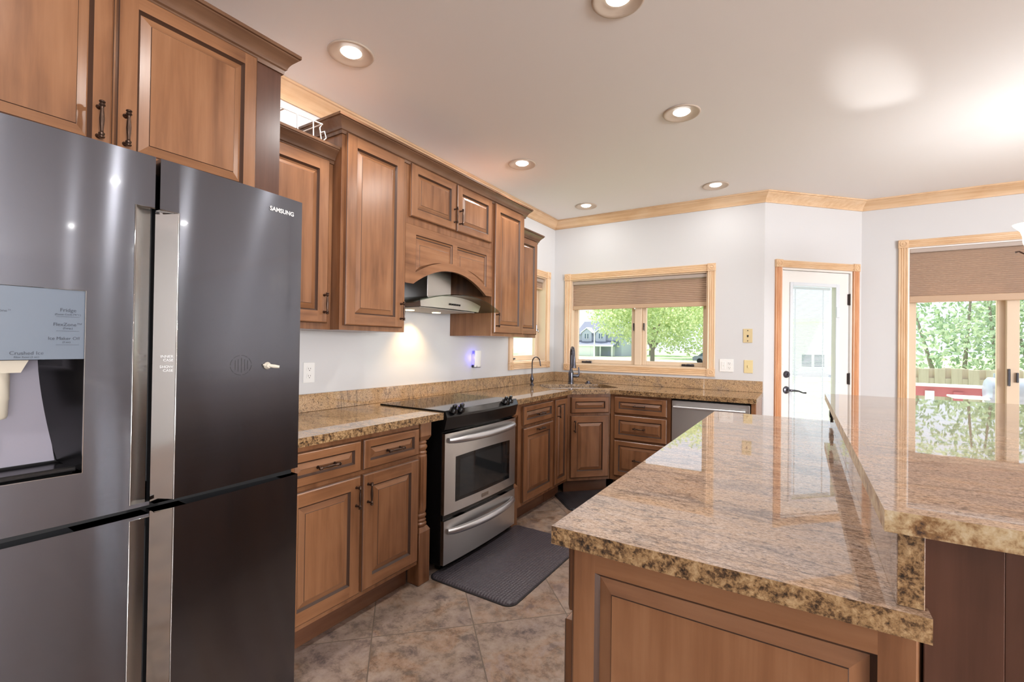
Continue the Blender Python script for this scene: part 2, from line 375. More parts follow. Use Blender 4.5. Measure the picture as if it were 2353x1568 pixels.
def wall(name, loc, rotz, w, holes, t=.15, x0=0.0, extra=0.0):
    o = MB().prism([[(x0, 0), (w+extra, 0), (w+extra, ZC), (x0, ZC)]]+[[(a, c), (b, c), (b, d), (a, d)] for a, b, c, d in holes], 0, t, 'y').build(name, 'wall', smooth=0)
    o.location = loc; o.rotation_euler = (0, 0, rotz); return struct(o)
wall('wall_left', (XW, YF, 0), LEFT, YB-YF, [(3.695-YF, 4.367-YF, 1.128, 2.012)], extra=.15)
wall('wall_back', (XW, YB, 0), 0, -.29-XW, [(-2.122-XW, -.745-XW, 1.10, 2.0)])
wall('wall_angled', (A0.x, A0.y, 0), pi/4, LA, [(.165, .94, .001, 2.012)])
# notch instead of a floor-level hole keeps the door openings open to the floor
wall('wall_patio', (A1.x, YR, 0), 0, XE-A1.x, [(.768-A1.x, 2.55-A1.x, .001, 2.20)], extra=.15)
wall('wall_right', (XE, YR, 0), -pi/2, YR-YF, [(YR+.2, YR+2.8, .55, 2.25)])
wall('wall_front', (XE, YF, 0), pi, XE-XW, [(XE-7.9, XE-5.7, .5, 2.45)])
crown = [(0, 2.563), (.010, 2.563), (.012, 2.578), (.018, 2.584), (.022, 2.592), (.034, 2.606), (.052, 2.622), (.062, 2.628), (.066, 2.636), (.076, 2.638), (.076, 2.6495), (0, 2.6495)]
chain = [(XW, YF), (XW, YB), tuple(A0), tuple(A1), (XE, YR)]
def crown_leg(i):
    P = [Vector(p) for p in chain]
    def bis(k):
        d1 = (P[k]-P[k-1]).normalized() if k else None; d2 = (P[k+1]-P[k]).normalized() if k < len(P)-1 else None
        n1 = Vector((d1.y, -d1.x)) if d1 else None; n2 = Vector((d2.y, -d2.x)) if d2 else None
        return n2 if n1 is None else n1 if n2 is None else (n1+n2)/(1+n1.dot(n2))
    mb = MB(); k = len(crown); rows = [[(P[j].x+bis(j).x*o, P[j].y+bis(j).y*o, z) for o, z in crown] for j in (i, i+1)]
    mb.add(rows[0]+rows[1], [(j, (j+1) % k, k+(j+1) % k, k+j) for j in range(k)]+[tuple(range(k))[::-1], tuple(k+j for j in range(k))])
    o = mb.build('trim_%d' % (i+1), 'oak_h' if i else 'oak_y', smooth=50); return struct(o)
for i in range(4): crown_leg(i)

# ------------------------------------------------------------------ recessed ceiling lights
can_labels = ['recessed ceiling light nearest the refrigerator cabinets, above the range', 'recessed ceiling light before the hood cornice, second from the refrigerator',
              'small far recessed ceiling light near the left wall corner', 'recessed ceiling light cut by the top edge of the photo above the island', 'recessed ceiling light mid ceiling above the far half of the island',
              'far recessed ceiling light close to the sink window wall', 'added unseen recessed ceiling light behind the island front, above the viewer', 'recessed ceiling light over the dining side, beyond the right edge of the photo', 'recessed ceiling light deeper in the dining side, right of the photo',
              'added unseen recessed ceiling light behind the viewer on the refrigerator side', 'added recessed ceiling light in the living area far right of the photo', 'last added recessed ceiling light of the living area far right of the photo']
ring_me = lens_me = None
for i, (x, y) in enumerate(CANS):
    t = thing('recessed_light', can_labels[i], 'ceiling light', (x, y, ZC), group='recessed ceiling lights')
    if ring_me is None:
        a = MB().lathe([(.0775, -.0005), (.101, -.0005), (.104, -.003), (.101, -.007), (.094, -.0075), (.086, -.005), (.070, -.001), (.056, .003), (.048, .004), (.047, .05), (.0775, .05), (.0775, -.0005)], seg=40).build('trim_ring', 'canring', t, 50)
        b = MB().lathe([(0, -.006), (.025, -.0055), (.038, -.003), (.0465, .004), (.0465, .045), (0, .045)], seg=32).build('lens', 'bulb', t, 50); ring_me, lens_me = a.data, b.data
    else:
        for nm, me in (('trim_ring', ring_me), ('lens', lens_me)):
            o = bpy.data.objects.new(nm, me); COL.objects.link(o); o.parent = t
    aim(light('recessed_lamp', 'AREA', (x, y, ZC-.009), 8.0 if y < 3.5 or x > 1 else 1.6, (1, .97, .94), shape='DISK', size=.075), (0, 0, -1))

# ------------------------------------------------------------------ cabinet parts
handle_me = None
def handle(parent, x, y, z, horiz=False, scale=1.0):
    global handle_me
    if handle_me is None:
        m = MB()
        prof = [(.0001, -.052), (.006, -.052), (.0075, -.050), (.0075, -.048), (.005, -.046), (.007, -.042), (.0075, -.039), (.0045, -.036), (.0038, -.030), (.0052, -.015), (.0062, 0),
                (.0052, .015), (.0038, .030), (.0045, .036), (.0075, .039), (.007, .042), (.005, .046), (.0075, .048), (.0075, .050), (.006, .052), (.0001, .052)]
        m.lathe(prof, (0, -.026, 0), seg=14)
        for s in (-1, 1): m.tube([(0, .0005, s*.041), (0, -.004, s*.041), (0, -.026, s*.041)], [.0075, .0045, .0045], 10)
        o = m.build('handle', 'bronze', parent, 50); handle_me = o.data
    else:
        o = bpy.data.objects.new('handle', handle_me); COL.objects.link(o); o.parent = parent
    o.location = (x, y, z); o.rotation_euler = (0, pi/2, 0) if horiz else (0, 0, 0); o.scale = (scale,)*3
    return o
def panel_front(parent, name, x0, x1, z0, z1, yb=-.0015, th=.021, fw=.058, slope=.030, mats=('wood', 'glaze', 'wood_h'), top=None):
    """raised-panel door or drawer front: stiles, rails, glazed groove, bevelled raised field"""
    m = MB(); yf = yb-th
    R = lambda i: (x0+i, x1-i, z0+i, z1-i)
    def ring(i0, y0, i1, y1, mm, mh=None):
        a, b, c, d = R(i0); e, f, g, h = R(i1); mh = mm if mh is None else mh
        m.quad((a, y0, c), (e, y1, g), (e, y1, h), (a, y0, d), mm); m.quad((b, y0, c), (b, y0, d), (f, y1, h), (f, y1, g), mm)
        m.quad((a, y0, c), (b, y0, c), (f, y1, g), (e, y1, g), mh); m.quad((a, y0, d), (e, y1, h), (f, y1, h), (b, y0, d), mh)
    a, b, c, d = R(0)
    m.box(a, b, yb-.004, yb, c, d)
    ring(0, yb-.004, 0, yf+.006, 0); ring(0, yf+.006, .0025, yf+.0035, 1); ring(.0025, yf+.0035, .007, yf, 0, 2)
    # flat frame: full-height stiles, rails between
    e, f, g, h = R(.007); i, j, k, l = R(fw)
    m.quad((e, yf, g), (i, yf, g), (i, yf, h), (e, yf, h), 0); m.quad((j, yf, g), (f, yf, g), (f, yf, h), (j, yf, h), 0)
    m.quad((i, yf, g), (j, yf, g), (j, yf, k), (i, yf, k), 2); m.quad((i, yf, l), (j, yf, l), (j, yf, h), (i, yf, h), 2)
    ring(fw, yf, fw+.0045, yf+.006, 1); ring(fw+.0045, yf+.006, fw+.0085, yf+.0105, 1)
    q = fw+.0085; slope *= .8
    ring(q, yf+.0105, q+slope, yf+.003, 0, 2); ring(q+slope, yf+.003, q+slope+.0016, yf+.0012, 1)
    e, f, g, h = R(q+slope+.0016); y = yf+.0012
    m.quad((e, y, g), (f, y, g), (f, y, h), (e, y, h), 0)
    return m.build(name, list(mats), parent, 0)
def cabinet(name, label, loc, rotz, w, d, z0, z1, toe=True, mat='wood', cat='cabinet', group=None, toe_w=None):
    t = thing(name, label, cat, loc, rotz, group)
    # carcass: sides, top, bottom, back and a face frame
    m = MB().box(0, w, .02, d, z0, z1).box(0, w, 0, .0205, z0, z1, .001)
    m.build('carcass', mat, t, 0)
    if toe: MB().box(0.003, w-.003, .075, .095, .001, z0-.0005).box(.003, .02, .095, d-.03, .001, z0-.0005).box(w-.02, w-.003, .095, d-.03, .001, z0-.0005).build('toe_kick', 'toe', t, 0)
    return t
cornice_prof = lambda zt: [(.0005, zt-.078), (.009, zt-.078), (.011, zt-.064), (.017, zt-.060), (.018, zt-.055), (.022, zt-.046), (.030, zt-.034), (.042, zt-.022), (.047, zt-.018), (.047, zt-.014), (.053, zt-.012), (.053, zt), (.0005, zt)]
def cornice(parent, w, d, zt, left=True, right=True):
    path = ([(0, d)] if left else [])+[(0, 0), (w, 0)]+([(w, d)] if right else [])
    return MB().sweep(cornice_prof(zt), path).build('cornice', 'cornice', parent, 30)

XB = -1.735          # base face-frame plane
DZ = (.150, .689); RZ = (.711, .851); BZ0, BZ1 = .122, .876
# --- base cabinet between refrigerator and range
t = cabinet('base_cabinet', 'two-door two-drawer base cabinet between the refrigerator and the range', (XB, 1.03, 0), LEFT, .812, .58, BZ0, BZ1)
for a, b, hx in ((.045, .417, .39), (.430, .797, .457)):
    dd = panel_front(t, 'door', a, b, *DZ); handle(dd, hx, -.0225, .60)
    dr = panel_front(t, 'drawer', a, b, *RZ, fw=.038, slope=.028); handle(dr, (a+b)/2, -.0225, sum(RZ)/2-.004, True)
# --- base cabinet right of range
t = cabinet('base_cabinet', 'base cabinet right of the range with drawer over a pull-out door', (XB, 2.862, 0), LEFT, .545, .58, BZ0, BZ1)
dd = panel_front(t, 'door', .048, .520, *DZ); handle(dd, .284, -.0225, .663, True)
dr = panel_front(t, 'drawer', .048, .520, *RZ, fw=.038, slope=.028); handle(dr, .284, -.0225, .777, True)
t = cabinet('base_cabinet', 'narrow full-height single-door base cabinet left of the corner sink', (XB, 3.408, 0), LEFT, .268, .58, BZ0, BZ1)
dd = panel_front(t, 'door', .012, .235, .150, .851, fw=.045, slope=.022); handle(dd, .048, -.0225, .755)
# --- corner sink base, set at 45 degrees
K = 5.416
p0 = Vector((XB, XB+K)); p1 = Vector((3.968-K, 3.968)); wS = (p1-p0).length
t = thing('sink_base_cabinet', 'angled corner sink base cabinet with false drawer front over one door', 'cabinet', (p0.x, p0.y, 0), pi/4)
MB().hull([(x, y, z) for z in (BZ0, .70) for x, y in ((.006, .0), (wS-.006, 0), (wS+.33, .36), (wS/2+.12, .66), (wS/2-.12, .66), (-.33, .36))]).box(.001, wS-.001, 0, .02, .70, BZ1).build('carcass', 'wood', t, 0)
MB().box(.0, wS, .075, .095, .001, BZ0-.0005).build('toe_kick', 'toe', t, 0)
dd = panel_front(t, 'door', .030, wS-.022, *DZ); handle(dd, .062, -.0225, .60)
panel_front(t, 'false_drawer_front', .030, wS-.022, *RZ, fw=.038, slope=.028)
# --- three-drawer base on the back run
YBF = 3.968
t = cabinet('drawer_cabinet', 'three-drawer base cabinet between the corner sink and the dishwasher', (p1.x+.001, YBF, 0), 0, -.925-p1.x-.002, .58, BZ0, BZ1)
x0, x1 = -1.408-p1.x, -.955-p1.x
for a, b in ((.711, .858), (.488, .697), (.165, .476)):
    dr = panel_front(t, 'drawer', x0, x1, a, b, fw=.042, slope=.026); handle(dr, (x0+x1)/2, -.0225, (a+b)/2+.0, True)
# --- dishwasher and its end panel
t = thing('dishwasher', 'stainless dishwasher under the back counter at the far right of the run', 'dishwasher', (-.922, YBF, 0))
MB().box(.004, .584, .01, .57, .06, .868).build('tub_case', 'blackplastic', t, 0)
MB().box(.006, .582, -.022, .009, .11, .862, .004).build('door', 'steel', t, 0)
MB().tube([(.03, -.065, .812), (.556, -.065, .812)], .012, 12).box(.04, .06, -.062, -.022, .803, .821).box(.526, .546, -.062, -.022, .803, .821).build('handle', 'steel_smooth', t, 40)
MB().box(.006, .582, .03, .05, .001, .059).build('kick_plate', 'blackplastic', t, 0)
tag(MB().box(-.335, -.300, YBF, 4.553, .001, .876, .002).box(-.3335, -.3015, YBF-.012, YBF, .001, .876, .002).build('end_panel', 'wood', smooth=0), 'narrow wooden end panel right of the dishwasher under the counter', 'cabinet panel')

# --- turned posts beside the range
def turned_post(y, label):
    c = (-1.772, y, 0); h = .0425
    m = MB().box(-h, h, -h, h, .001, .285, .003).hull([(sx*a, sy*a, z) for a, z in ((h, .284), (.030, .306)) for sx in (-1, 1) for sy in (-1, 1)])
    m.box(-h, h, -h, h, .795, .8755, .003).hull([(sx*a, sy*a, z) for a, z in ((h, .796), (.030, .772)) for sx in (-1, 1) for sy in (-1, 1)])
    m.lathe([(.030, .304), (.034, .308), (.040, .316), (.040, .324), (.033, .331), (.036, .337), (.037, .342), (.031, .350), (.036, .358), (.0385, .366), (.036, .374), (.032, .378), (.034, .384)], seg=32)
    fl_ = lambda r, z, a: r-.0065*max(0, min(1, (z-.40)/.02, (.685-z)/.02))*(.5+.5*cos(14*a))**.6
    m.lathe([(.034, .384), (.036, .392), (.037, .40), (.037, .42)]+[(.037, .42+.245*i/6) for i in range(1, 7)]+[(.037, .685), (.036, .692), (.033, .697)], seg=112, rmod=fl_)
    m.lathe([(.033, .697), (.036, .703), (.036, .709), (.030, .716), (.036, .728), (.039, .737), (.036, .746), (.031, .752), (.034, .757), (.035, .762), (.030, .770), (.030, .774)], seg=32)
    o = m.build('turned_post', 'wood', smooth=40); o.location = c; return tag(o, label, 'post')
turned_post(1.894, 'fluted turned wooden post at the left side of the range')
turned_post(2.815, 'fluted turned wooden post at the right side of the range, mostly hidden')

# ------------------------------------------------------------------ counters
YCF = 3.935; KC = 5.376
def rrect(cx, cy, w, d, r, ang=0.0, n=6):
    pts = []
    for sx, sy, a0 in ((1, 1, 0), (-1, 1, 90), (-1, -1, 180), (1, -1, 270)):
        for i in range(n+1):
            a = radians(a0+90*i/n); pts.append((sx*(w/2-r)+r*cos(a), sy*(d/2-r)+r*sin(a)))
    return [(cx+x*cos(ang)-y*sin(ang), cy+x*sin(ang)+y*cos(ang)) for x, y in pts]
def uv45(s, d): return ((s-d)/2, (s+d)/2)      # s = x+y, d = y-x
scx, scy = uv45(2.24, 5.88)
SINK = rrect(scx, scy, .70, .42, .06, pi/4)
outline = [(-2.317, 1.03), (-1.695, 1.03), (-1.695, 1.996), (-2.222, 1.996), (-2.222, 2.788), (-1.695, 2.788), (-1.695, -1.695+KC), (YCF-KC, YCF), (-.296, YCF), (-.296, 4.553), (-2.317, 4.553)]
tag(MB().prism([outline, SINK], .8775, .915, 'z', 0, 1).build('countertop', ['granite_side', 'granite_edge'], smooth=0), 'continuous brown granite perimeter countertop around range, corner sink and dishwasher', 'countertop')
tag(MB().box(-2.318, -2.299, 1.03, 4.5365, .916, 1.013, .001).build('backsplash', 'granite_side', smooth=0), 'low granite backsplash strip along the left wall behind the range', 'backsplash')
tag(MB().box(-2.298, -.296, 4.537, 4.5545, .916, 1.013, .001).build('backsplash', 'granite_side', smooth=0), 'low granite backsplash strip below the sink window on the back wall', 'backsplash')
# sink
t = thing('sink', 'undermount steel corner sink set into the granite counter', 'sink', (scx, scy, 0), pi/4)
o_, i_ = rrect(0, 0, .74, .46, .07), rrect(0, 0, .70, .42, .06)
m = MB(); n = len(i_)
rows = [[(x, y, .8765) for x, y in o_], [(x, y, .8765) for x, y in i_], [(x*.98, y*.97, .74) for x, y in i_], [(x*.9, y*.86, .722) for x, y in i_]]
m.add([p for r in rows for p in r], [(j*n+i, j*n+(i+1) % n, (j+1)*n+(i+1) % n, (j+1)*n+i) for j in range(3) for i in range(n)]+[tuple(3*n+i for i in range(n))])
m.build('basin', 'steel_smooth', t, 40)
MB().lathe([(.0001, .7235), (.03, .7235), (.045, .726), (.045, .7225), (.0001, .7225)], seg=24).build('drain', 'chrome', t, 40)
# faucet
fx, fy = uv45(2.33, 6.34)
t = thing('faucet', 'dark pewter pull-down kitchen faucet at the corner sink in front of the window', 'faucet', (fx, fy, .9155), radians(33))
MB().lathe([(.0001, 0), (.030, 0), (.030, .006), (.026, .010), (.026, .105), (.024, .118), (.018, .124), (.016, .14), (.0001, .14)], seg=28).build('base', 'pewter', t, 40)
MB().tube([(0, 0, .12), (0, 0, .285)]+[(0, -.085+.085*cos(a), .285+.078*sin(a)) for a in [pi*i/12 for i in range(1, 12)]]+[(0, -.172, .27)], .0145, 14).build('spout', 'pewter', t, 50)
MB().lathe([(.015, .272), (.016, .262), (.019, .235), (.021, .20), (.027, .175), (.028, .165), (.022, .163), (.0001, .163)], (0, -.172, 0), seg=24).build('spray_head', 'pewter', t, 50)
MB().tube([(.02, 0, .075), (.05, 0, .075), (.072, 0, .078), (.082, 0, .095), (.080, 0, .145), (.076, 0, .165)], [.017, .019, .018, .009, .008, .006], 12).build('lever', 'pewter', t, 50)
# filtered-water tap
t = thing('water_tap', 'slim gooseneck filtered-water tap left of the corner sink', 'tap', (-2.20, 3.875, .9155), radians(68))
MB().lathe([(.0001, 0), (.022, 0), (.020, .006), (.011, .014), (.010, .025), (.017, .045), (.018, .060), (.013, .078), (.009, .092), (.0065, .105), (.0001, .105)], seg=20).build('base', 'pewter', t, 50)
MB().tube([(0, 0, .10), (0, 0, .215)]+[(0.0, -.06+.06*cos(a), .215+.055*sin(a)) for a in [pi*i/10 for i in range(1, 10)]]+[(0, -.122, .205), (0, -.128, .188)], .0055, 10).build('spout', 'pewter', t, 50)
tag(MB().lathe([(.0001, .0), (.036, 0), (.034, .006), (.020, .009), (.018, .022), (.015, .024), (.0001, .024)], (-1.86, 4.44, .9155), seg=24).build('soap_dispenser_cap', 'pewter', smooth=40), 'small dark round cap on the counter right of the faucet', 'sink cap')

# ------------------------------------------------------------------ range
t = thing('range', 'slide-in stainless electric range with black glass cooktop between two turned posts', 'range', (-1.70, 2.010, 0), LEFT)
Wd = .76
def bow(x, b): return -b*(1-((x-Wd/2)/(Wd/2))**2)
def bowed(m, xa, xb, z0, z1, y0, b, th, n=16, mm=0, yz=None):
    """solid curved front panel between xa and xb; y0 = plane at the ends"""
    xs = [xa+(xb-xa)*i/n for i in range(n+1)]; vs = []
    for x in xs:
        y = y0+bow(x, b); vs += [(x, y, z0), (x, y, z1), (x, y0+th, z1), (x, y0+th, z0)]
    fs = [(4*i+j, 4*i+(j+1) % 4, 4*i+4+(j+1) % 4, 4*i+4+j) for i in range(n) for j in range(4)]+[(0, 1, 2, 3), (4*n, 4*n+3, 4*n+2, 4*n+1)]
    m.add(vs, fs, mm); return m
MB().box(.006, Wd-.006, .022, .50, .045, .8755, .002).box(.05, .09, .06, .1, 0.0005, .045).box(.05, .09, .42, .46, 0.0005, .045).box(Wd-.09, Wd-.05, .06, .1, 0.0005, .045).box(Wd-.09, Wd-.05, .42, .46, 0.0005, .045).build('body', 'blackplastic', t, 0)
MB().prism([[(.0, -.004), (Wd, -.004), (Wd, .518), (.0, .518)]], .9155, .9235).build('cooktop', 'blackglass', t, 0)
m = MB(); n = 16
vs = []
for i in range(n+1):
    x = Wd*i/n; y = -.018+bow(x, .028); vs += [(x, -.004, .9225), (x, y+.004, .898), (x, y, .886), (x, y+.018, .815), (x, .021, .800), (x, .021, .9145), (x, -.004, .9145)]
k = 7; fs = [(k*i+j, k*i+(j+1) % k, k*i+k+(j+1) % k, k*i+k+j) for i in range(n) for j in range(k)]+[tuple(range(k))[::-1], tuple(k*n+j for j in range(k))]
cp = m.add(vs, fs).build('control_panel', 'blackplastic', t, 30)
for kx in (.052, .114, .580, .640):
    o = MB().lathe([(.0001, -.004), (.025, -.004), (.025, .004), (.022, .012), (.021, .022), (.0001, .022)], seg=24).box(-.022, .022, -.009, .009, .018, .042, .005).build('knob', 'blackplastic', cp, 40)
    yb = bow(kx, .028)*.5; o.location = (kx, -.016+yb, .916); o.rotation_euler = (radians(16), 0, radians(20))
dr = bowed(MB(), .004, Wd-.004, .335, .792, -.002, .014, .022).build('oven_door', 'steel', t, 25)
g = MB(); xs = [.098+.564*i/12 for i in range(13)]
# window: black border, lighter glass inside, arched top
def face(m, xa, xb, zb, ztop, off, mm, n=14):
    vs = []; fs = []
    for i in range(n+1):
        x = xa+(xb-xa)*i/n; y = -.002+bow(x, .014)-off
        vs += [(x, y, zb), (x, y, ztop(x)), (x, y+off+.002, ztop(x)), (x, y+off+.002, zb)]
    fs = [(4*i+j, 4*i+(j+1) % 4, 4*i+4+(j+1) % 4, 4*i+4+j) for i in range(n) for j in range(4)]+[(0, 1, 2, 3), (4*n, 4*n+3, 4*n+2, 4*n+1)]
    return m.add(vs, fs, mm)
arch = lambda x, z, h: z+h*(1-((x-Wd/2)/(Wd/2))**2)
face(MB(), .096, .672, .392, lambda x: arch(x, .645, .012), .0015, 0).build('window_border', 'blackglass', dr, 25)
face(MB(), .130, .640, .412, lambda x: arch(x, .622, .012), .0022, 0).build('window_glass', 'ovenglass', dr, 25)
def bar_handle(parent, z, x0=.035, x1=.725):
    n = 22; P = []; R = []
    for i in range(n+1):
        u = i/n; x = x0+(x1-x0)*u; b = sin(pi*u)**.55
        P.append((x, -.004+bow(x, .014)-.048*b, z)); R.append(.021*(.75+.25*sin(pi*u)**.3))
    return MB().tube(P, R, 14).build('handle', 'steel_smooth', parent, 60)
bar_handle(dr, .752)
MB().box(.345, .415, -.0195, -.0155, .350, .374, .001).build('badge', 'chrome', dr, 0)
MB().box(.352, .372, -.0198, -.0195, .359, .3605).box(.376, .408, -.0198, -.0195, .3605, .3625).build('badge_marks', 'ink', dr, 0)
dw = bowed(MB(), .004, Wd-.004, .055, .300, -.002, .014, .022).build('drawer', 'steel', t, 25)
bar_handle(dw, .238)
MB().box(.004, Wd-.004, .006, .021, .302, .333).build('vent_gap', 'blackplastic', t, 0)

# ------------------------------------------------------------------ upper cabinets on the left wall
XT = -1.93           # tall cabinets' face-frame plane
XS = -1.995          # shallow end cabinets
D_T = XT-XW-.002; D_S = XS-XW-.002
ZT, ZS, ZU = 2.405, 2.262, 1.362
t = cabinet('upper_cabinet', 'short wall cabinet between the refrigerator surround and the tall hood cabinets', (XS, 1.028, 0), LEFT, .449, D_S, ZU, 2.24, toe=False)
dd = panel_front(t, 'door', .03, .418, 1.393, 2.192); handle(dd, .395, -.0225, 1.487)
cornice(t, .4485, .1, ZS, False, False)
t = cabinet('upper_cabinet', 'tall wall cabinet left of the arched hood valance', (XT, 1.478, 0), LEFT, .438, D_T, ZU, 2.365, toe=False)
dd = panel_front(t, 'door', .018, .406, 1.385, 2.338); handle(dd, .388, -.0225, 1.478)
# hood cabinet with two small doors and an arched valance
t = cabinet('hood_cabinet', 'hood cabinet with two small doors above an arched panelled valance', (XT, 1.9165, 0), LEFT, .873, D_T, 1.99, 2.365, toe=False)
for a, b, hx in ((.022, .4265, .406), (.4385, .836, .462)):
    dd = panel_front(t, 'door', a, b, 2.031, 2.338, fw=.05, slope=.026); handle(dd, hx, -.0225, 2.125)
def valance():
    w = .873; m = MB(); n = 28; xa, xb = .068, .800
    zarc = lambda x, z0, h: z0+h*max(0, 1-((x-(xa+xb)/2)/((xb-xa)/2))**2)
    xs = [0, xa]+[xa+(xb-xa)*i/n for i in range(1, n)]+[xb, w]
    lo = [(x, zarc(x, 1.648, .118)) for x in xs]
    # two recessed fields with curved lower edges
    fields = []
    for fa, fb in ((.085, .420), (.468, .800)):
        k = 12; bot = [(fa+(fb-fa)*i/k, 0) for i in range(k+1)]
        bot = [(x, zarc(x, 1.708, .108)) for x, _ in bot]
        fields.append(bot+[(fb, 1.938), (fa, 1.938)])
    m.prism([lo+[(w, 1.9895), (0, 1.9895)]]+fields, -.0005, .020, 'y', 0)
    for f in fields:
        c = (sum(p[0] for p in f)/len(f), sum(p[1] for p in f)/len(f))
        sh = lambda q, d: (q[0]+(d if q[0] < c[0]-.1 else -d if q[0] > c[0]+.1 else 0), q[1]+(d if q[1] < 1.93 else -d))
        ins = lambda d: [((q[0]-c[0])*(1-d/.17)+c[0], (q[1]-c[1])*(1-d/.085)+c[1]) for q in f]
        rows = [([*f], -.0004), (ins(.003), .004), (ins(.008), .009), (ins(.012), .010), (ins(.034), .003), (ins(.0355), .0015)]
        L = len(f); mm = [1, 0, 1, 0, 1]
        for (r0, y0), (r1, y1), q in zip(rows, rows[1:], mm):
            m.add([(x, y0, z) for x, z in r0]+[(x, y1, z) for x, z in r1], [(i, (i+1) % L, L+(i+1) % L, L+i) for i in range(L)], q)
        r, y = rows[-1]; tri = tessellate_polygon([[Vector((x, z, 0)) for x, z in r]])
        m.add([(x, y, z) for x, z in r], tri, 0)
    return m
valance().build('arched_valance', ['wood_h', 'glaze'], t, 0)
t = cabinet('upper_cabinet', 'tall wall cabinet right of the arched hood valance', (XT, 2.79, 0), LEFT, .45, D_T, ZU, 2.365, toe=False)
dd = panel_front(t, 'door', .008, .410, 1.385, 2.338); handle(dd, .032, -.0225, 1.478)
t = cabinet('upper_cabinet', 'short narrow wall cabinet nearest the left window', (XS, 3.241, 0), LEFT, .322, D_S, ZU, 2.24, toe=False)
dd = panel_front(t, 'door', .012, .305, 1.388, 2.197, fw=.05, slope=.022)
cornice(t, .322, D_S-.01, ZS, False, True)
t = thing('cabinet_cornice', 'long brown crown cornice across the three tall hood cabinets', 'cornice', (XT, 1.478, 0), LEFT)
MB().sweep(cornice_prof(ZT), [(0, D_T-.004), (0, 0), (1.762, 0), (1.762, D_T-.004)]).build('crown_run', 'cornice', t, 30)
MB().box(.002, 1.760, .002, D_T-.004, 2.366, 2.38).build('top_board', 'wood', t, 0)
# wire rack lying on the short cabinet
RX = -2.0
t = thing('wire_rack', 'white wire rack lying on top of the short cabinet beside the refrigerator surround', 'wire rack', (0, 0, 0))
def wire(pts, r=.003): return MB().tube(pts, r, 8)
wm = MB()
for X in (RX, RX-.17):
    wm.tube([(X, 1.06, 2.345), (X, 1.22, 2.356), (X, 1.416, 2.365), (X, 1.402, 2.342), (X, 1.419, 2.2435)], .0032, 8)
    for yy in (1.13, 1.284, 1.366): wm.tube([(X, yy, 2.345+.02*(yy-1.06)/.35), (X, yy+.004, 2.2435)], .0028, 8)
for yy, z in ((1.416, 2.365), (1.22, 2.356), (1.06, 2.345)): wm.tube([(RX, yy, z), (RX-.17, yy, z)], .003, 8)
wm.build('frame', 'wire', t, 50)
MB().tube([(RX, 1.404, 2.318), (RX+.02, 1.414, 2.324), (RX+.02, 1.424, 2.295), (RX, 1.412, 2.275)], .003, 8).build('hook', 'wire', t, 50)

# ------------------------------------------------------------------ cabinet over the refrigerator
XF0 = -1.71
t = thing('refrigerator_cabinet', 'deep two-door cabinet above the refrigerator with tall side panel', 'cabinet', (XF0, 0, 0), LEFT)
df = XF0-XW-.002
MB().box(0.0, 1.025, .02, df, 1.79, 2.365).box(0.0, 1.025, 0, .0205, 1.79, 2.365, .001).build('carcass', 'wood', t, 0)
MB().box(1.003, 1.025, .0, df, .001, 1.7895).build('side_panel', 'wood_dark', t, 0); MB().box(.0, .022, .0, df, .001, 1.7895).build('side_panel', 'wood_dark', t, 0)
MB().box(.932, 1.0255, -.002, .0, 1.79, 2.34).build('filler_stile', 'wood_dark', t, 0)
dd = panel_front(t, 'door', .06, .5135, 1.81, 2.332, fw=.046); handle(dd, .481, -.0225, 1.913)
dd = panel_front(t, 'door', .523, .927, 1.81, 2.332, fw=.046); handle(dd, .542, -.0225, 1.913)

cornice(t, 1.025, df-.01, ZT, True, True)

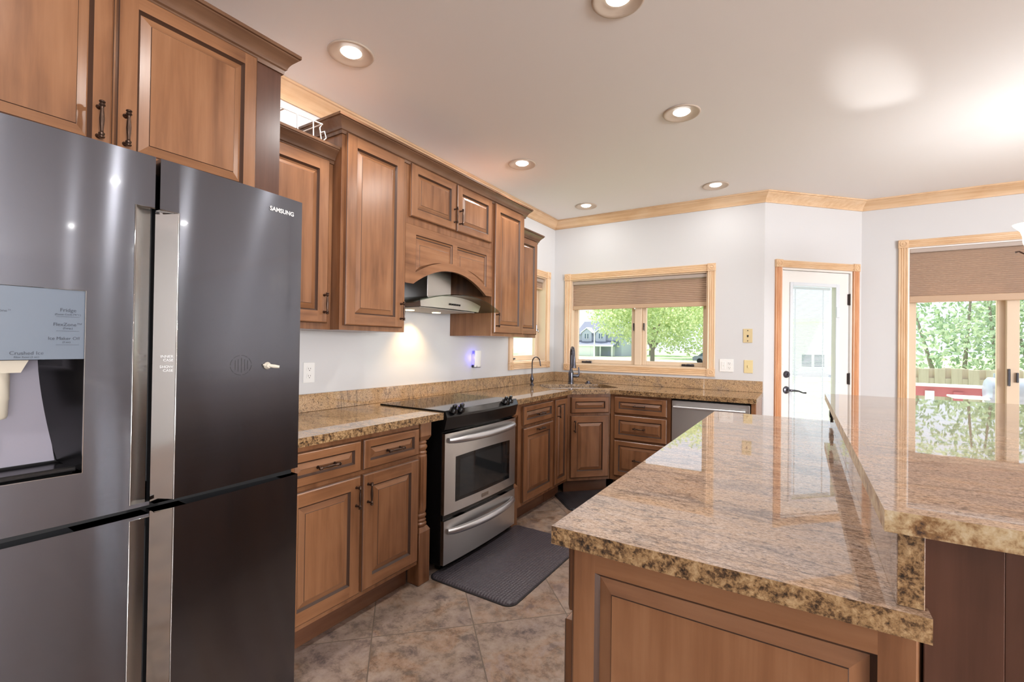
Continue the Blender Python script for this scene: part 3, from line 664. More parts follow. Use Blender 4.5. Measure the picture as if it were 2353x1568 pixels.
# ------------------------------------------------------------------ refrigerator
XFR = -1.445
t = thing('refrigerator', 'four-door black stainless refrigerator with ice and water dispenser', 'refrigerator', (XFR, 0, 0), LEFT)
MB().box(.078, .962, .142, .80, .03, 1.755, .004).box(.430, .962, .085, .141, .03, 1.755).box(.078, .4295, .085, .141, .03, .95).box(.078, .4295, .085, .141, 1.43, 1.755).build('case', 'fridgecase', t, 0)
for fx_ in (.12, .87):
    for fy_ in (.15, .7): MB().box(fx_, fx_+.05, fy_, fy_+.05, .0005, .03).build('foot', 'blackgap', t, 0)
cur = lambda x: .026*((x-.52)/.45)**2
def fdoor(x0, x1, z0, z1, pocket, pz, hole=None):
    """curved door skin with a grip pocket along its inner edge; pocket = (xa, xb), xb at the gap side"""
    m = MB(); th = .068
    pa, pb = pocket; gapright = pb > pa
    main = (x0, pa) if gapright else (pa, x1)
    xs = sorted(set([main[0]+(main[1]-main[0])*i/12 for i in range(13)]+(list(hole[:2]) if hole else [])))
    zs = sorted(set([z0, z1]+(list(hole[2:]) if hole else [])))
    for i in range(len(xs)-1):
        for j in range(len(zs)-1):
            xm, zm = (xs[i]+xs[i+1])/2, (zs[j]+zs[j+1])/2
            if hole and hole[0] < xm < hole[1] and hole[2] < zm < hole[3]: continue
            m.quad((xs[i], cur(xs[i]), zs[j]), (xs[i+1], cur(xs[i+1]), zs[j]), (xs[i+1], cur(xs[i+1]), zs[j+1]), (xs[i], cur(xs[i]), zs[j+1]))
    a, b = min(pa, pb), max(pa, pb)
    for za, zb in ((z0, pz[0]), (pz[1], z1)):
        if zb-za > 1e-4: m.quad((a, cur(a), za), (b, cur(b), za), (b, cur(b), zb), (a, cur(a), zb))
    # top, bottom, sides
    X = sorted(set(xs+[pa, pb])); 
    for zz in (z0, z1):
        for i in range(len(X)-1): m.quad((X[i], cur(X[i]), zz), (X[i+1], cur(X[i+1]), zz), (X[i+1], th, zz), (X[i], th, zz))
    xo = x0 if gapright else x1
    m.quad((xo, cur(xo), z0), (xo, cur(xo), z1), (xo, th, z1), (xo, th, z0))
    xi = pb; yi = .030
    m.quad((xi, yi, z0), (xi, yi, z1), (xi, th, z1), (xi, th, z0), 1)
    for za, zb in ((z0, pz[0]), (pz[1], z1)):
        if zb-za > 1e-4: m.quad((xi, cur(xi), za), (xi, cur(xi), zb), (xi, yi, zb), (xi, yi, za))
    back = lambda a, b, c, d: m.quad((a, th, c), (b, th, c), (b, th, d), (a, th, d), 1)
    if hole: back(X[0], hole[0], z0, z1); back(hole[1], X[-1], z0, z1); back(hole[0], hole[1], z0, hole[2]); back(hole[0], hole[1], hole[3], z1)
    else: back(X[0], X[-1], z0, z1)
    d = m.build('door', ['blacksteel', 'blackgap'], t, 30)
    # grip pocket
    p = MB(); n = 6
    sect = [(pa+(pb-pa)*i/n, cur(pa)+.0005+.026*(i/n)) for i in range(n+1)]
    for i in range(n):
        (xa, ya), (xb_, yb_) = sect[i], sect[i+1]; p.quad((xa, ya, pz[0]), (xb_, yb_, pz[0]), (xb_, yb_, pz[1]), (xa, ya, pz[1]))
    for zz in pz: p.add([(x, y, zz) for x, y in sect]+[(pb, cur(pb), zz)], [tuple(range(n+2))])
    o = p.build('grip_recess', 'pocket' if gapright else 'chrome', d, 60)
    MB().tube([(pb, cur(pb)+.001, pz[1]), (pa, cur(pa)-.0002, pz[1]), (pa, cur(pa)-.0002, pz[0])], .0022, 8).build('grip_trim', 'chrome', d, 60)
    return d
HOLE = (.168, .396, .982, 1.414)
dL = fdoor(.072, .5305, .868, 1.78, (.489, .5305), (.878, 1.645), HOLE)
dR = fdoor(.5415, .968, .868, 1.78, (.586, .5415), (.868, 1.645))
fdoor(.072, .5305, .07, .846, (.489, .5305), (.13, .838))
fdoor(.5415, .968, .07, .846, (.586, .5415), (.13, .846))
MB().box(.08, .96, .05, .084, .80, .92).box(.50, .57, .05, .084, .08, 1.75).build('gasket', 'blackgap', t, 0)
# dispenser
hx0, hx1, hz0, hz1 = HOLE; yc = cur(.28)+.002
pn = MB().hull([(x, cur(x)+dy, z) for x in (hx0, .28, hx1-.001) for dy in (.0015, .02) for z in (1.252, hz1-.001)]).build('control_panel', 'panelgrey', dL, 30)
nb = MB(); yq = .135
nb.quad((hx0, yq, 1.251), (.345, yq, 1.251), (.372, .105, hz0+.02), (hx0, .105, hz0+.02), 0)
nb.build('niche_back', 'nichegrey', dL, 0)
ns = MB(); k = 8
L = [(.345+.030*(i/k)**1.6, yq-.03*(i/k), 1.251-(1.251-hz0-.018)*i/k) for i in range(k+1)]
Rr = [(hx1, cur(hx1)+.001, 1.251-(1.251-hz0-.004)*i/k) for i in range(k+1)]
for i in range(k): ns.quad(L[i], Rr[i], Rr[i+1], L[i+1])
ns.quad((hx0, cur(hx0), 1.251), (hx1, cur(hx1), 1.251), (.345, yq, 1.251), (hx0, yq, 1.251)); ns.quad((hx0, cur(hx0), hz0), (hx0, yq, hz0), (hx0, yq, 1.251), (hx0, cur(hx0), 1.251))
ns.build('niche_side', 'blackplastic', dL, 30)
MB().box(hx0+.002, hx1-.003, .026, .10, hz0+.001, hz0+.014, .003).build('drip_tray', 'blackplastic', dL, 0)
MB().hull([(x, y, z) for x, y, z in ((.178, .03, 1.25), (.308, .03, 1.25), (.178, .10, 1.25), (.308, .10, 1.25), (.188, .04, 1.222), (.298, .04, 1.222), (.188, .09, 1.222), (.298, .09, 1.222))]).lathe([(.0001, 1.12), (.038, 1.12), (.041, 1.125), (.042, 1.16), (.043, 1.163), (.043, 1.222), (.0001, 1.222)], (.243, .068, 0), seg=24).build('ice_chute', 'cream', dL, 30)
MB().tube([(hx0, cur(hx0)-.0003, hz0), (hx1, cur(hx1)-.0003, hz0), (hx1, cur(hx1)-.0003, hz1), (hx0, cur(hx0)-.0003, hz1), (hx0, cur(hx0)-.0003, hz0)], .0016, 6).build('dispenser_trim', 'chrome', dL, 60)
yy = cur(.35)+.0005
def ptext(s, size, x, z, al='CENTER'): text('panel_lettering', s, size, pn, x, cur(x)+.0008, z, 'ink', al)
ptext('Fridge', .0115, .366, 1.362); ptext('(Power Cool) (°F/°C)', .0052, .366, 1.354); ptext('FlexZone™', .0105, .366, 1.329); ptext('(Temp.)', .0052, .366, 1.322)
ptext('Ice Maker Off', .0098, .360, 1.297); ptext('(3 sec)', .0052, .364, 1.290); ptext('Crushed Ice', .0110, .300, 1.263); ptext('Filter Reset (3 sec)', .0052, .300, 1.256); ptext('FlexZone™', .0080, .258, 1.356)
for z in (1.350, 1.317, 1.285): MB().box(.346, .386, cur(.366)+.0006, cur(.366)+.0012, z, z+.0006).build('panel_line', 'ink', pn, 0)
text('logo_lettering', 'SAMSUNG', .0195, dR, .846, cur(.846)-.0014, 1.7235, 'logo', bold=.0006, rz=radians(5.6))
text('grip_lettering', 'INNER\nCASE', .0098, dR, .580, .0022, 1.252, 'logo', 'RIGHT', rz=radians(-31)); text('grip_lettering', 'SHOW\nCASE', .0098, dR, .580, .0022, 1.224, 'logo', 'RIGHT', rz=radians(-31))
# faint residue mark and the little hook on the right door
rm = MB()
for i in range(40):
    a = 2*pi*i/40; a2 = 2*pi*(i+.8)/40; r0, r1 = .0318, .0328; cx, cz = .762, 1.226
    q = lambda r, a: (cx+r*cos(a), cur(cx+r*cos(a))-.0004, cz+r*sin(a)*.92)
    if i % 5: rm.quad(q(r0, a), q(r1, a), q(r1, a2), q(r0, a2))
for dx in (-.018, -.009, .001, .011, .020):
    h = .025-abs(dx)*.5; rm.quad(*[(cx_, cur(cx_)-.0004, cz_) for cx_, cz_ in ((.762+dx, 1.228-h), (.763+dx, 1.228-h), (.763+dx, 1.228+h*.8), (.762+dx, 1.228+h*.8))])
rm.build('residue_ring', 'fridgecase', dR, 0)
t2 = thing('suction_hook', 'small cream peg hook stuck on the right refrigerator door', 'hook', (XFR-cur(.846)+.0005, .846, 1.222), LEFT)
MB().lathe([(.0001, 0), (.011, 0), (.0115, -.004), (.008, -.009), (.007, -.014), (.0001, -.014)], axis='y', seg=20).build('pad', 'cream', t2, 40)
MB().tube([(-.014, -.002, .003), (0, -.010, .001), (.012, -.022, -.002), (.024, -.030, -.004)], [.0025, .005, .006, .0045], 10).build('peg', 'cream', t2, 60)

# ------------------------------------------------------------------ range hood
t = thing('range_hood', 'stainless chimney range hood with curved glass canopy under the arched valance', 'range hood', (XW+.0015, 2.352, 0), LEFT)
dep = lambda X: -(X-XW)                        # local y of world x
MB().box(-.118, .118, dep(-2.05), -.001, 1.60, 1.988, .002).build('chimney', 'steel', t, 0)
gl = MB(); n = 24; hw = .436
zc = lambda x: 1.530+.075*(1-(x/hw)**2)
yf_ = lambda x: dep(-1.84)+.03*(x/hw)**2-.012
vs = []
for i in range(n+1):
    x = -hw+2*hw*i/n; z = zc(x); vs += [(x, yf_(x), z), (x, yf_(x), z+.006), (x, -.001, z+.006), (x, -.001, z)]
gl.add(vs, [(4*i+j, 4*i+(j+1) % 4, 4*i+4+(j+1) % 4, 4*i+4+j) for i in range(n) for j in range(4)]+[(0, 1, 2, 3), (4*n, 4*n+3, 4*n+2, 4*n+1)])
gl.build('glass_canopy', 'glass_tint', t, 40)
bd = MB(); vs = []; yb0 = dep(-1.935); n = 16; hb = .305
for i in range(n+1):
    x = -hb+2*hb*i/n; z = zc(x)-.001; b = -.02*(1-(x/hb)**2); xl = x*.955
    vs += [(x, yb0+b, z), (xl, yb0+b+.008, 1.524), (xl, -.002, 1.524), (x, -.002, z)]
bd.add(vs, [(4*i+j, 4*i+(j+1) % 4, 4*i+4+(j+1) % 4, 4*i+4+j) for i in range(n) for j in range(4)]+[(0, 1, 2, 3), (4*n, 4*n+3, 4*n+2, 4*n+1)])
body = bd.build('body', 'steel', t, 30)
for x in (-.045, -.022, 0, .022, .045): MB().lathe([(.0001, -.005), (.006, -.005), (.0065, 0), (.0001, 0)], (x, yb0-.0185, 1.553), 'y', 12).build('button', 'blackplastic', body, 40)
MB().box(-.275, .275, dep(-1.965), -.01, 1.5185, 1.5238, .001).build('filter_panel', 'filter', t, 0)
for x in (-.13, .13): MB().lathe([(.0001, 1.514), (.028, 1.514), (.031, 1.5184), (.0001, 1.5184)], (x, dep(-2.19), 0), seg=20).build('lamp', 'hoodbulb', t, 40)
aim(light('hood_lamp', 'SPOT', (-2.20, 2.352, 1.505), 10, (1, .66, .30), spot_size=radians(100), spot_blend=1.0, shadow_soft_size=.02), (-.22, 0, -1))

# ------------------------------------------------------------------ island
IY = .924
t = thing('island_cabinet', 'island base cabinet with large raised end panel facing the viewer', 'cabinet', (0, 0, 0))
MB().box(-.420, .1545, IY+.022, 3.0, .10, .8765).box(-.35, .1545, IY+.08, 2.93, .001, .0995).build('carcass', 'wood', t, 0)
pe = panel_front(t, 'end_panel', -.420, .1545, .02, .8765, yb=IY+.0218, th=.0218, fw=.053, slope=.034)
cols = [IY+.03+.515*i for i in range(5)]
def side_front(name, y0, y1, z0, z1, dx):
    o = panel_front(t, name, -y1, -y0, z0, z1, fw=.05, slope=.028); o.rotation_euler = (0, 0, -pi/2); o.location = (-.421-dx, 0, 0); return o
for i in range(4):
    d = side_front('drawer', cols[i], cols[i]+.50, RZ[0], RZ[1], 0); handle(d, -cols[i]-.25, -.0225, .777, True)
    d = side_front('door', cols[i], cols[i]+.50, DZ[0], DZ[1], .008 if i == 0 else 0); handle(d, -cols[i]-.46, -.0225, .60)
tag(MB().prism([[(-.452, .889), (.160, .889), (.160, .9225), (.1552, .9225), (.1552, 3.03), (-.452, 3.03)]], .8775, .915, 'z', 0, 1).build('countertop', ['granite', 'granite_edge'], smooth=0), 'lower island granite countertop in front of the raised bar', 'countertop')
tag(MB().box(.122, .1545, .908, 2.985, .9155, 1.0285, .001).build('backsplash', ['granite_edge'], smooth=0), 'upright granite riser between lower island counter and raised bar', 'backsplash')
bpy.data.objects['backsplash.002'].data.materials.clear()
for mm in ('granite', 'granite_edge'): bpy.data.objects['backsplash.002'].data.materials.append(M[mm])
for p in bpy.data.objects['backsplash.002'].data.polygons: p.material_index = 1 if p.normal.y < -.9 else 0
bt = MB().prism([[(.104, .884), (.95, .884), (.95, 3.0), (.098, 3.0)]], 1.030, 1.062, 'z', 0, 1).build('bar_top', ['granite', 'granite_edge_pale'], smooth=0)
bt.name = 'raised_countertop'; tag(bt, 'raised granite bar top along the right side of the island', 'countertop')
t = thing('bar_support', 'dark wood bar support wall under the raised granite bar top', 'bar base', (0, 0, 0))
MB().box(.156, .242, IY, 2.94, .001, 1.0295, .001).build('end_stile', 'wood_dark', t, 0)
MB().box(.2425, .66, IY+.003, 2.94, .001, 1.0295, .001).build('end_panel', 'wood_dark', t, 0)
# black outlet on the riser
t = thing('outlet', 'black outlet on the granite riser near the far end of the island', 'outlet', (.1215, 2.85, .972), -pi/2)
MB().box(-.058, .058, -.006, 0, -.036, .036, .002).build('plate', 'blackplastic', t, 0)
for x in (-.022, .022): MB().box(x-.016, x+.016, -.0085, -.006, -.014, .014, .002).build('socket', 'blackplastic', t, 0)

# ------------------------------------------------------------------ mats
def mat(name, w, d, loc, rz, label, m1):
    t = thing(name, label, 'mat', loc, rz); m = MB(); rows = []
    for ins, z, r in ((0, .0008, .05), (0, .006, .05), (.006, .013, .046), (.018, .0175, .04)):
        rows.append([(x, y, z) for x, y in rrect(0, 0, w-2*ins, d-2*ins, r)])
    k = len(rows[0]); m.add([p for r in rows for p in r], [(j*k+i, j*k+(i+1) % k, (j+1)*k+(i+1) % k, (j+1)*k+i) for j in range(3) for i in range(k)]+[tuple(3*k+i for i in range(k)), tuple(range(k))[::-1]])
    m.build('pad', m1, t, 60)
    MB().prism([rrect(0, 0, w+.012, d+.012, .055)], .0004, .0045).build('edge_binding', 'rubber', t, 0); return t
mat('floor_mat', .90, .545, (-1.482, 2.405, 0), pi/2, 'dark basket-weave cushion mat on the tiles before the range', 'weave')
mx, my = uv45(2.36, 5.19)
mat('floor_mat', .78, .44, (mx, my, 0), pi/4, 'black rubber mat on the floor before the corner sink', 'weave_black')

# ------------------------------------------------------------------ windows
def casing_set(t, x0, x1, z0, z1, cw=.065, sill=True, mats=('oak', 'oak_h'), bottom=True):
    pr = [(0, 0), (0, -.016), (.006, -.019), (.012, -.016), (.016, -.013), (.020, -.018), (.026, -.019), (.032, -.014), (.036, -.018), (.043, -.019), (.048, -.013), (.053, -.017), (.060, -.019), (cw, -.015), (cw, 0)]
    for xa in (x0-cw, x1):
        MB().prism([[(xa+p, q) for p, q in pr]], z0 if bottom else .002, z1, 'z').build('casing', mats[0], t, 20)
    for za in ([z1] if not bottom else [z1, z0-cw]):
        m = MB(); vs = [(x, q, za+p) for x in (x0, x1) for p, q in pr]; k = len(pr)
        m.add(vs, [(j, (j+1) % k, k+(j+1) % k, k+j) for j in range(k)]+[tuple(range(k))[::-1], tuple(k+j for j in range(k))]); m.build('casing', mats[1], t, 20)
    for xa in (x0-cw, x1):
        for za in ([z1] if not bottom else [z1, z0-cw]):
            m = MB().box(xa-.003, xa+cw+.003, -.024, 0, za-.002, za+cw+.004, .002)
            cx, cz = xa+cw/2, za+cw/2+.001
            m.lathe([(.026, -.0238), (.025, -.028), (.020, -.0285), (.018, -.0245), (.010, -.0245), (.008, -.0275), (.0001, -.0285)], (cx, 0, cz), 'y', 20)
            m.build('corner_block', mats[1], t, 30)
def sash(t, x0, x1, z0, z1, y, fwid=.045, mat='sashwood', th=.035, bot=None):
    b = bot or fwid
    m = MB().box(x0, x0+fwid, y, y+th, z0, z1, .003).box(x1-fwid, x1, y, y+th, z0, z1, .003).box(x0+fwid, x1-fwid, y, y+th, z0, z0+b, .003).box(x0+fwid, x1-fwid, y, y+th, z1-fwid, z1, .003)
    s_ = m.build('sash', mat, t, 0)
    MB().box(x0+fwid-.002, x1-fwid+.002, y+.014, y+.018, z0+b-.002, z1-fwid+.002).build('pane', 'glass', s_, 0); return s_
def jamb(t, x0, x1, z0, z1, dep_, mat='sashwood', bottom=True, th=.012):
    m = MB().box(x0+.0005, x0+th, .0, dep_, z0, z1).box(x1-th, x1-.0005, .0, dep_, z0, z1).box(x0+th, x1-th, .0, dep_, z1-th, z1-.0005)
    if bottom: m.box(x0+th, x1-th, -.004, dep_, z0+.0005, z0+th)
    m.build('jamb', mat, t, 0)
def crank(t, x, z, y):
    MB().box(x-.058, x+.058, y-.012, y, z-.008, z+.012, .004).tube([(x-.02, y-.012, z+.004), (x+.0, y-.024, z+.010), (x+.045, y-.022, z+.008)], [.006, .007, .005], 8).lathe([(.0001, -.012), (.009, -.012), (.009, .012), (.0001, .012)], (x+.045, y-.022, z+.008), 'x', 10).build('crank', 'pewter', t, 30)
def sash_lock(t, x, z, y):
    MB().box(x-.006, x+.006, y-.010, y, z-.035, z+.035, .003).tube([(x, y-.01, z-.01), (x+.004, y-.022, z-.028), (x+.010, y-.026, z-.045)], [.005, .005, .003], 8).build('sash_lock', 'pewter', t, 30)
def blind(label, loc, rotz, x0, x1, ztop, zbot, y, rail=.042, group=None):
    t = thing('cellular_blind', label, 'blind', loc, rotz)
    MB().box(x0, x1, y-.022, y+.022, ztop-.036, ztop, .004).build('headrail', 'headrail', t, 0)
    MB().box(x0, x1, y-.012, y+.012, zbot, zbot+rail, .004).build('bottom_rail', 'blindrail', t, 0)
    z = ztop-.037; k = max(2, int((z-zbot-rail)/.0085)); m = MB(); vs = []
    for i in range(k+1):
        zz = z-(z-zbot-rail)*i/k; d = .008 if i % 2 else 0
        vs += [(x0+.003, y-d, zz), (x1-.003, y-d, zz), (x1-.003, y+d+.004, zz), (x0+.003, y+d+.004, zz)]
    m.add(vs, [(4*i+a, 4*i+(a+1) % 4, 4*i+4+(a+1) % 4, 4*i+4+a) for i in range(k) for a in range(4)])
    m.build('cell_fabric', 'blind', t, 0)
    MB().lathe([(.0001, 0), (.006, 0), (.007, -.006), (.004, -.012), (.0001, -.012)], ((x0+x1)/2, y-.014, zbot+.002), seg=10).build('pull', 'white', t, 40)
# window_1: left wall
t = bpy.data.objects.new('window_1', None); COL.objects.link(t); struct(t); t.location = (XW, 0, 0); t.rotation_euler = (0, 0, LEFT)
wx0, wx1, wz0, wz1 = 3.697, 4.365, 1.130, 2.010
casing_set(t, wx0, wx1, wz0, wz1); jamb(t, wx0, wx1, wz0, wz1, .148)
sash(t, wx0+.0125, wx1-.0125, wz0+.0125, wz1-.0125, .09, .052); crank(t, 3.80, wz0+.024, .088); sash_lock(t, wx1-.045, 1.48, .09)
blind('small taupe cellular blind in the left-wall window beside the corner', (XW, 0, 0), LEFT, wx0+.015, wx1-.015, wz1-.014, 1.885, .045, rail=.02)
# window_2: back wall, two casements
t = bpy.data.objects.new('window_2', None); COL.objects.link(t); struct(t); t.location = (0, YB, 0)
wx0, wx1, wz0, wz1 = -2.120, -.747, 1.102, 1.998
casing_set(t, wx0, wx1, wz0, wz1, mats=('oak', 'oak_h')); jamb(t, wx0, wx1, wz0, wz1, .148)
mid = -1.405
MB().box(mid-.034, mid+.034, .055, .13, wz0+.012, wz1-.012, .003).build('mullion', 'sashwood', t, 0)
sash(t, wx0+.0125, mid-.035, wz0+.0125, wz1-.0125, .082, .040); sash(t, mid+.035, wx1-.0125, wz0+.0125, wz1-.0125, .082, .040)
crank(t, -1.96, wz0+.022, .080); crank(t, -.93, wz0+.022, .080); sash_lock(t, mid-.052, 1.50, .082); sash_lock(t, mid+.052, 1.50, .082)
blind('wide taupe cellular blind half lowered over the sink window', (0, YB, 0), 0, wx0+.010, wx1-.010, wz1-.013, 1.682, .040)

# ------------------------------------------------------------------ door_1: white glazed door on the angled wall
t = bpy.data.objects.new('door_1', None); COL.objects.link(t); struct(t); t.location = (A0.x, A0.y, 0); t.rotation_euler = (0, 0, pi/4)
casing_set(t, .168, .937, 0, 2.009, cw=.062, mats=('oak_red', 'oak_h'), bottom=False)
jamb(t, .168, .937, .001, 2.009, .148, 'doorpaint', bottom=False, th=.018)
dx0, dx1, dz0, dz1 = .189, .916, .006, 1.988; gx0, gx1, gz0, gz1 = .300, .775, .22, 1.862
lf = MB().prism([[(dx0, dz0), (dx1, dz0), (dx1, dz1), (dx0, dz1)], [(gx0, gz0), (gx1, gz0), (gx1, gz1), (gx0, gz1)]], .018, .062, 'y').build('leaf', 'doorpaint', t, 0)
fr = MB()
for a, b, c, d in ((gx0-.025, gx0+.006, gz0-.025, gz1+.025), (gx1-.006, gx1+.035, gz0-.025, gz1+.025), (gx0+.006, gx1-.006, gz1-.006, gz1+.025), (gx0+.006, gx1-.006, gz0-.025, gz0+.006)): fr.box(a, b, .008, .0178, c, d, .003)
for z in (.4, .7, 1.0, 1.3, 1.6, 1.8):
    for x in (gx0-.018, gx1+.026): fr.lathe([(.0001, .0068), (.0035, .0068), (.004, .0081), (.0001, .0081)], (x, 0, z), 'y', 8)
fr.build('glass_frame', 'lite_frame', t, 0)
MB().box(gx0+.001, gx1-.001, .030, .033, gz0+.001, gz1-.001).build('pane', 'glass', t, 0)
MB().box(gx0+.001, gx1-.001, .056, .059, gz0+.001, gz1-.001).build('pane', 'glass', t, 0)
sl = MB(); z = gz1-.03
while z > gz0+.02:
    sl.quad((gx0+.012, .038, z), (gx1-.045, .038, z), (gx1-.045, .050, z+.006), (gx0+.012, .050, z+.006)); z -= .0125
for x in (gx0+.055, gx1-.12): sl.box(x-.006, x+.006, .0365, .0372, gz0+.02, gz1-.03)
sl.box(gx0+.01, gx1-.04, .036, .052, gz1-.03, gz1-.008)
sl.build('blind_slats', 'slat', t, 0)
MB().box(gx1-.012, gx1+.022, -.004, .0078, 1.585, 1.680, .003).build('blind_slider', 'lite_frame', t, 0)
for z in (1.752, 1.032, .25): MB().box(dx1-.014, dx1+.010, .004, .0175, z-.05, z+.05, .002).lathe([(.0001, z-.052), (.006, z-.052), (.006, z+.052), (.0001, z+.052)], (dx1+.004, .006, 0), seg=10).build('hinge', 'hinge', t, 30)
MB().lathe([(.0001, .002), (.012, .002), (.026, .004), (.031, .012), (.032, .0178), (.0001, .0178)], (.248, 0, 1.072), 'y', 24).box(.244, .252, -.004, .003, 1.062, 1.082, .002).build('deadbolt', 'pewter', t, 30)
MB().lathe([(.0001, -.004), (.012, -.004), (.016, .004), (.030, .008), (.034, .0178), (.0001, .0178)], (.248, 0, .935), 'y', 24).tube([(.248, -.002, .935), (.248, -.040, .935), (.275, -.046, .935), (.32, -.046, .930), (.36, -.046, .916), (.395, -.044, .914)], [.010, .010, .009, .007, .006, .008], 10).build('lever_handle', 'pewter', t, 40)
MB().box(.182, .206, -.002, .016, 1.155, 1.225, .004).build('contact_sensor', 'white', t, 0)

# ------------------------------------------------------------------ door_2: sliding patio door
t = bpy.data.objects.new('door_2', None); COL.objects.link(t); struct(t); t.location = (0, YR, 0)
px0, px1, pz1 = .770, 2.548, 2.198
casing_set(t, px0, px1, 0, pz1, mats=('oak', 'oak_h'), bottom=False); jamb(t, px0, px1, .001, pz1, .148, 'trimwhite', bottom=False)
MB().box(px0+.012, px1-.012, .03, .14, .001, .035).build('track', 'steel_smooth', t, 0)
sash(t, px0+.0125, 1.412, .036, pz1-.0125, .088, .060, bot=.12, mat='sashwood'); sash(t, 1.398, px1-.0125, .036, pz1-.0125, .045, .075, bot=.12, mat='sashwood')
MB().box(1.402, 1.416, .018, .045, 1.02, 1.16, .004).build('pull_handle', 'pewter', t, 0)
MB().box(1.452, 1.464, .022, .045, 1.05, 1.13, .003).build('latch', 'pewter', t, 0)
blind('large taupe cellular blind half lowered over the patio door', (0, YR, 0), 0, px0+.012, px1-.012, pz1-.013, 1.715, .018, rail=.058)

# ------------------------------------------------------------------ wall plates
def outlet_sockets(t, cx, mat='white'):
    for dz in (-.020, .020):
        s_ = MB().prism([rrect(cx, dz, .033, .028, .010)], -.0078, -.0055, 'y').build('socket', mat, t, 0)
        MB().box(cx-.0075, cx-.0055, -.0082, -.0078, dz-.002, dz+.007).box(cx+.0055, cx+.0075, -.0082, -.0078, dz-.001, dz+.006).lathe([(.0001, -.0082), (.0025, -.0082), (.0025, -.0078), (.0001, -.0078)], (cx, 0, dz-.008), 'y', 10).build('slots', 'black', s_, 0)
def plate(label, name, cat, loc, rotz, w, h, mat='white'):
    t = thing(name, label, cat, loc, rotz); MB().box(-w/2, w/2, -.0055, -.0003, -h/2, h/2, .002).build('plate', mat, t, 0); return t
t = plate('white duplex outlet on the left wall beside the refrigerator', 'outlet', 'outlet', (XW, 1.583, 1.130), LEFT, .070, .114); outlet_sockets(t, 0)
t = plate('white double outlet plate right of the sink window', 'outlet', 'outlet', (-.584, YB, 1.140), 0, .116, .114); outlet_sockets(t, .025)
MB().box(-.041, -.009, -.0078, -.0055, -.033, .033, .001).build('protected_socket', 'white', t, 0); MB().box(-.028, -.022, -.0083, -.0078, -.006, -.002).build('green_indicator', 'grass', t, 0)
t = plate('ivory single switch plate at the right end of the back wall', 'light_switch', 'switch', (-.408, YB, 1.136), 0, .070, .114, 'ivory'); MB().box(-.005, .005, -.014, -.0055, -.010, .012, .002).build('toggle', 'ivory', t, 0)
t = plate('tan phone jack plate high on the back wall near the angled door', 'phone_jack', 'wall plate', (-.415, YB, 1.407), 0, .074, .122, 'almond')
MB().box(-.007, .007, -.0065, -.0055, -.008, .006).box(-.004, .004, -.0068, -.0055, -.014, -.008).build('jack_port', 'black', t, 0); MB().lathe([(.0001, -.0075), (.004, -.0075), (.0045, -.0055), (.0001, -.0055)], (0, 0, .045), 'y', 10).lathe([(.0001, -.0075), (.004, -.0075), (.0045, -.0055), (.0001, -.0055)], (0, 0, -.045), 'y', 10).build('screws', 'pewter', t, 40)
t = thing('plug_in_night_light', 'plug-in device glowing blue on the left wall below the hood cabinets', 'night light', (XW, 3.10, 1.175), LEFT)
MB().box(-.032, .032, -.040, -.0005, -.045, .045, .008).build('housing', 'blue_led', t, 0)
m = MB(); vs = []
for i in range(9):
    a = -1+2*i/8; vs += [(a*.042, -.062+.018*a*a, -.062), (a*.042, -.068+.018*a*a, .072), (a*.042, -.060+.018*a*a, .072), (a*.042, -.054+.018*a*a, -.062)]
m.add(vs, [(4*i+j, 4*i+(j+1) % 4, 4*i+4+(j+1) % 4, 4*i+4+j) for i in range(8) for j in range(4)]+[(0, 1, 2, 3), (32, 35, 34, 33)]); m.build('cover', 'white', t, 40)
MB().box(-.030, .030, -.056, -.002, -.068, -.046, .004).build('base', 'fridgecase', t, 0)
light('night_light_glow', 'POINT', (XW+.03, 3.055, 1.19), .12, (.2, .15, 1), shadow_soft_size=.02)

# ------------------------------------------------------------------ chandelier
t = thing('chandelier', 'bronze dining chandelier with upturned frosted bell shades at the right edge', 'chandelier', (1.31, 3.6, 0))
MB().tube([(0, 0, 2.60), (0, 0, 1.66)], .009, 10).lathe([(.0001, 1.62), (.03, 1.64), (.045, 1.70), (.02, 1.76), (.035, 1.82), (.012, 1.88)], seg=20).build('stem', 'bronze', t, 40)
MB().lathe([(.0001, 2.648), (.065, 2.648), (.06, 2.625), (.02, 2.605), (.0001, 2.605)], seg=24).build('canopy', 'bronze', t, 40)
for k in range(5):
    a = pi+2*pi*k/5; c, s_ = cos(a), sin(a); A = lambda r, z: (r*c, r*s_, z)
    MB().tube([A(.03, 1.70), A(.10, 1.66), A(.18, 1.68), A(.235, 1.76), A(.265, 1.815)], .007, 8).tube([A(.20, 1.70), A(.28, 1.815), A(.32, 1.845), A(.335, 1.842)], [.004, .004, .004, .006], 8).build('arm', 'bronze', t, 40)
    MB().lathe([(.018, 1.842), (.020, 1.850), (.034, 1.868), (.042, 1.895), (.043, 1.925), (.052, 1.955), (.078, 1.985), (.082, 1.992), (.074, 1.986), (.048, 1.955), (.039, 1.925), (.038, 1.895), (.030, 1.870), (.016, 1.85)], A(.265, 0), seg=28, cap=False).build('shade', 'shade', t, 60)
    light('chandelier_bulb', 'POINT', (1.31+.265*c, 3.6+.265*s_, 1.945), 2.8, (.93, .96, 1), shadow_soft_size=.025)

